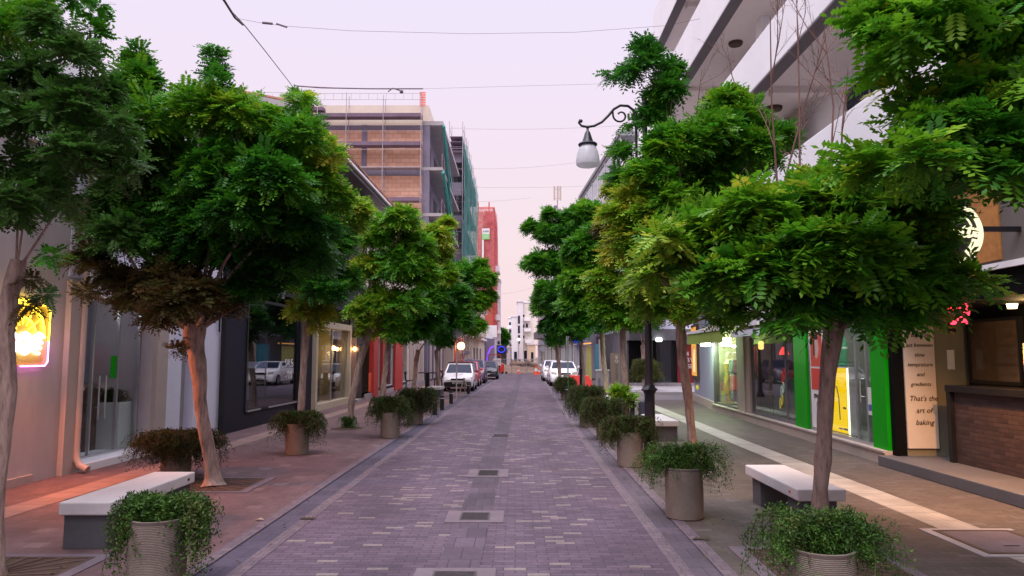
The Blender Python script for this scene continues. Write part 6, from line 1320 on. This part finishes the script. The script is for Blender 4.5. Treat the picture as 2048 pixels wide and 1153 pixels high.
for k in range(31): m.tube([(-1.9 + k * .155, 77.4, .15), (-1.9 + k * .155, 77.4, 1.5)], .006, 4)
for k in range(9): m.tube([(-1.9, 77.4, .3 + k * .14), (2.75, 77.4, .3 + k * .14)], .006, 4)
m.build('mesh', M['steel'], t_)
t_ = thing('site_barrier', (-2.1, 76.6, 0), 'orange red site barrier with a red frame beside the white board', 'barrier'); boxes('panel', M['barrier_red'], t_, (-1.75, -1.15, 76.5, 76.6, .1, 1.0), bevel=.02); boxes('post', M['red'], t_, (-2.9, -2.82, 76.6, 76.68, 0, 2.0), (-1.55, -1.47, 76.65, 76.73, 0, 2.0), (-2.82, -1.55, 76.62, 76.7, 1.92, 2.0))
t_ = thing('white_board', (-1.9, 75.5, 0), 'white notice board lettered etro on a dark wheeled stand', 'sign'); xa, xb_ = at(986.5, 725, 75)[0], at(1002, 725, 75)[0]; boxes('board', M['paper'], t_, (xa, xb_, 75, 75.06, .7, 1.58)); text('etro', ((xa + xb_) / 2, 74.985, 1.32), (1, 0, 0), (0, 0, 1), .38, pm('board_blue', (.07, .08, .22), .7, .1), t_); boxes('red_line', M['red'], t_, (xa + .15, xa + .5, 74.99, 75, .92, .96)); boxes('leg', M['black'], t_, (xa + .1, xa + .16, 75.0, 75.06, 0, .7), (xb_ - .16, xb_ - .1, 75.0, 75.06, 0, .7)); m = MB(); [m.tube([(x, 74.9, .12), (x, 75.2, .12)], .12, 12) for x in (xb_ + .15, xb_ + .55)]; m.build('wheel', M['tyre'], t_)
t_ = thing('rubble_heap', (1.4, 92, .6), 'brown heap of spoil with planks at the dug-up street end', 'heap'); m = MB(); random.seed(9)
for k in range(26): m.ball((random.uniform(-.3, 2.9), random.uniform(90, 94), random.uniform(.3, 1.3)), random.uniform(.18, .5), 8, .7)
m.build('heap', M['dirt'], t_); boxes('plank', M['tan'], t_, (.2, 3.4, 89.4, 89.7, .95, 1.03), (.8, 3.0, 89.8, 90, 1.3, 1.37))
q = Vector((.55, 110, 4.3)); t_ = thing('site_lamp', q, 'small lit lamp over the works at the street end', 'lamp'); m = MB(); m.ball(q, .22, 10); m.build('bulb', em('site_glow', (1, .85, .5), 5.), t_); m = MB(); m.tube([(q.x, 110, 0), (q.x, 110, 4.1)], .05, 6); m.build('pole', M['steel'], t_)

# ================================================================== CARS
def car(x, y, label, paint, L=4.0, Wd=1.68, H=1.47, style='hatch', bumper=None, rails=None, mirror=None, dark_low=False):
    """nose towards the camera (-Y); x,y = middle of the front bumper on the ground"""
    t_ = thing('parked_car', (x, y, 0), label, 'car', 'cars parked along the street'); w = Wd / 2
    hood, belt = (.86, .93) if style != 'suv' else (1.0, 1.06)
    st = [(0.0, .80, .34, .60), (.05, .90, .24, .68), (.25, .97, .20, hood - .10), (.9, 1.0, .19, hood), (1.05, 1.0, .19, belt)]
    st += ([(L - .9, 1.0, .19, belt + .02), (L - .15, .97, .2, belt), (L, .88, .3, belt - .2)])
    m = MB(); n = 10; P = []
    for (yy, f, z0, z1) in st:
        ww = w * f; zm = (z0 + z1) / 2
        ring = [(-ww * .86, z0), (-ww * .97, z0 + .06), (-ww, zm), (-ww * .985, z1 - .12), (-ww * .90, z1 - .015), (-ww * .45, z1 + .02), (ww * .45, z1 + .02), (ww * .90, z1 - .015), (ww * .985, z1 - .12), (ww, zm), (ww * .97, z0 + .06), (ww * .86, z0)]
        P.append([(x + a, y + yy, z) for a, z in ring])
    n = len(P[0]); m.v = [p for r_ in P for p in r_]
    for i in range(len(P) - 1):
        for k in range(n): m.f.append((i * n + k, i * n + (k + 1) % n, (i + 1) * n + (k + 1) % n, (i + 1) * n + k)); m.mi.append(0)
    m.f += [tuple(range(n)), tuple(range((len(P) - 1) * n, len(P) * n))]; m.mi += [0, 0]
    # cabin shell
    yb0, yr0 = 1.0, 1.75 if style != 'suv' else 1.65
    yr1, yb1 = (L - .55, L - .12) if style != 'sedan' else (L - 1.25, L - .75)
    wb, wt = w * .93, w * .76
    low = [(x - wb, y + yb0, belt - .02), (x + wb, y + yb0, belt - .02), (x + wb, y + yb1, belt - .0), (x - wb, y + yb1, belt)]
    up_ = [(x - wt, y + yr0, H - .04), (x + wt, y + yr0, H - .04), (x + wt, y + yr1, H - .05), (x - wt, y + yr1, H - .05)]
    m.hexa(low + up_); tp = [(x - wt * .8, y + yr0 + .25, H), (x + wt * .8, y + yr0 + .25, H), (x + wt * .8, y + yr1 - .2, H - .01), (x - wt * .8, y + yr1 - .2, H - .01)]; m.hexa(up_ + tp)
    body = m.build('body', paint, t_, smooth=True)
    L_, U_ = [Vector(p) for p in low], [Vector(p) for p in up_]
    def pane(a, b, c, d, i0, i1, j0, j1, nm):
        nrm_ = (b - a).cross(d - a).normalized(); cen = (a + b + c + d) / 4
        if nrm_.dot(cen - Vector((x, y + L / 2, .9))) < 0: nrm_ = -nrm_
        f = lambda s, t: (a + (b - a) * s) * (1 - t) + (d + (c - d) * s) * t
        q = MB(); pts = [f(i0, j0), f(i1, j0), f(i1, j1), f(i0, j1)]; q.hexa([p + nrm_ * .002 for p in pts] + [p + nrm_ * .010 for p in pts]); q.build(nm, M['pane'], t_)
    pane(L_[0], L_[1], U_[1], U_[0], .05, .95, .06, .95, 'windscreen'); pane(L_[3], L_[2], U_[2], U_[3], .08, .92, .1, .92, 'rear_window')
    for a, b, c, d in ((L_[1], L_[2], U_[2], U_[1]), (L_[0], L_[3], U_[3], U_[0])):
        pane(a, b, c, d, .12, .48, .1, .9, 'side_window'); pane(a, b, c, d, .52, .86, .1, .9, 'side_window')
    for yy in (.72, L - .75):
        for s in (-1, 1):
            q = MB(); r_ = .30 if style != 'suv' else .35
            q.tube([(x + s * (w - .18), y + yy, r_), (x + s * (w + .005), y + yy, r_)], r_, 22); wheel = q.build('wheel', M['tyre'], t_, smooth=True)
            q = MB(); q.tube([(x + s * (w + .004), y + yy, r_), (x + s * (w + .014), y + yy, r_)], r_ * .62, 18); q.build('rim', M['silver'], wheel, smooth=True)
    hz = hood - .22
    for s in (-1, 1):
        q = MB(); q.hexa([(x + s * w * .52, y + .02, hz - .06), (x + s * w * .86, y + .10, hz - .07), (x + s * w * .86, y + .3, hz - .05), (x + s * w * .52, y + .2, hz - .05), (x + s * w * .55, y + .06, hz + .06), (x + s * w * .90, y + .16, hz + .10), (x + s * w * .90, y + .34, hz + .1), (x + s * w * .55, y + .24, hz + .07)]); q.build('headlight', M['lamp_glass'], t_, bevel=.015)
        q = MB(); q.box(x + s * (w + .10) - .09, x + s * (w + .10) + .09, y + 1.22, y + 1.32, belt + .02, belt + .16); q.build('mirror', mirror or paint, t_, bevel=.02)
    boxes('grille', M['black'], t_, (x - w * .42, x + w * .42, y - .012, y + .08, hz - .05, hz + .03)); boxes('bumper', bumper or paint, t_, (x - w * .84, x + w * .84, y - .05, y + .15, .26, .50), bevel=.03); boxes('lower_intake', M['black'], t_, (x - w * .55, x + w * .55, y - .056, y + .0, .29, .38)); boxes('number_plate', M['paper'], t_, (x - .26, x + .26, y - .062, y - .05, .405, .485)); boxes('plate_print', M['ink'], t_, *[(x - .2 + .075 * k, x - .155 + .075 * k, y - .065, y - .062, .42, .47) for k in range(6)])
    if rails: boxes('roof_rack', rails, t_, (x - wt - .02, x + wt + .02, y + yr0 + .12, y + yr0 + .25, H + .0, H + .07), (x - wt - .02, x + wt + .02, y + yr1 - .4, y + yr1 - .28, H, H + .07), (x - wt, x - wt + .06, y + yr0 + .25, y + yr1 - .4, H + .0, H + .06), (x + wt - .06, x + wt, y + yr0 + .25, y + yr1 - .4, H, H + .06))
    return t_
def paint(name, c, rough=.22): return pm(name, c, rough, .05, 2., 0, spec=.6)
M['lamp_glass'] = pm('headlight_glass', (.45, .40, .34), .12, .3, 8., 0, spec=.8)
cw = car(-2.98, 37.8, 'white hatchback with red side stripe and dark bumper, first in the left row', paint('white_car', (.78, .74, .76)), 3.9, 1.66, 1.45, 'hatch', M['tyre'], M['rust'], paint('red_mirror', (.3, .03, .05)))
boxes('red_side_band', paint('side_red', (.70, .14, .12)), cw, (-2.98 + .828, -2.98 + .836, 39.0, 41.2, .5, .86)); text('AZMEX', (-2.98, 38.25, .885), (1, 0, 0), (0, .9, .2), .16, M['soffit_edge'], cw, name='bonnet_lettering')
car(-3.0, 43.4, 'red car right behind the white hatchback', paint('red_car', (.42, .03, .045)), 4.0, 1.68, 1.5)
car(-2.85, 48.6, 'dark violet car third in the left row', paint('violet_car', (.10, .06, .12)), 4.2, 1.75, 1.6, 'suv')
car(-2.2, 57.0, 'black saloon car, last of the left row', paint('black_car', (.025, .025, .032)), 4.4, 1.72, 1.45, 'sedan')
car(3.02, 44.6, 'white car in front on the right side, facing the camera', paint('white_car_b', (.80, .77, .80)), 4.3, 1.78, 1.50, 'suv', None, None)
car(2.9, 52.8, 'second white car on the right, mostly hidden by the first', paint('white_car_c', (.76, .74, .78)), 4.2, 1.76, 1.52, 'suv')

# ================================================================== OVERHEAD WIRES
def wire(label, pts, r=.008, sag=0., name='overhead_wire', extra=None):
    m = MB(); P = [Vector(p) for p in pts]
    if len(P) == 2:
        a, b = P; P = [a + (b - a) * t_ + Vector((0, 0, -sag * 4 * t_ * (1 - t_))) for t_ in np.linspace(0, 1, 25)]
    m.tube(P, r * .5, 6)
    if extra: extra(m)
    return tag(m.build(name, M['wire']), label, 'wire', 'overhead wires')
wire('thick twisted cable dropping from the top edge across the left sky', [at(430, -20, 9), at(462, 22, 9.6), at(490, 52, 10.2), at(530, 102, 11.5), at(575, 160, 14), at(600, 193, 17), at(655, 265, 22), at(715, 345, 28), at(770, 385, 34)], .014, extra=lambda m: m.tube([at(440, -12, 9), at(470, 36, 9.7), at(486, 50, 10.1)], .016, 6))
wire('uppermost thin wire across the street with a splice at its left end', [at(478, 38, 12), at(520, 46, 12), at(575, 53, 12), at(700, 62, 12.5), at(940, 68, 13), at(1150, 65, 13), at(1330, 52, 12.8), at(1400, 38, 12.5)], .006, extra=lambda m: (m.tube([at(525, 46, 12), at(545, 48, 12)], .022, 6), m.tube([at(553, 48, 12), at(574, 55, 12)], .016, 6)))
wire('second thin wire crossing above the lamp arm with a tangled left end', [at(590, 172, 24), at(700, 177, 24), at(850, 178, 24), at(1060, 172, 24), at(1290, 166, 24)], .008, extra=lambda m: (m.tube([at(590, 172, 24), at(640, 176, 24), at(740, 178, 24), at(846, 178, 24)], .022, 6), m.tube([at(776, 184, 24), at(785, 177, 24), at(802, 182, 24)], .02, 6), m.ball(at(803, 184, 24), .07, 8)))
wire('third thin wire, level with the lamp hood', [at(930, 258, 34), at(1268, 250, 34)], .009, .1); wire('fourth thin wire, level with the lamp shade', [at(860, 334, 42), at(1190, 320, 42)], .01, .3); wire('fifth thin wire above the antenna', [at(850, 372, 48), at(1260, 368, 52)], .011, .2); wire('lowest near wire running into the green netting', [at(845, 402, 50), at(1060, 396, 60)], .012, .2); wire('far wire slack between the end houses', [at(985, 590, 90), at(1070, 574, 100)], .016, .2)
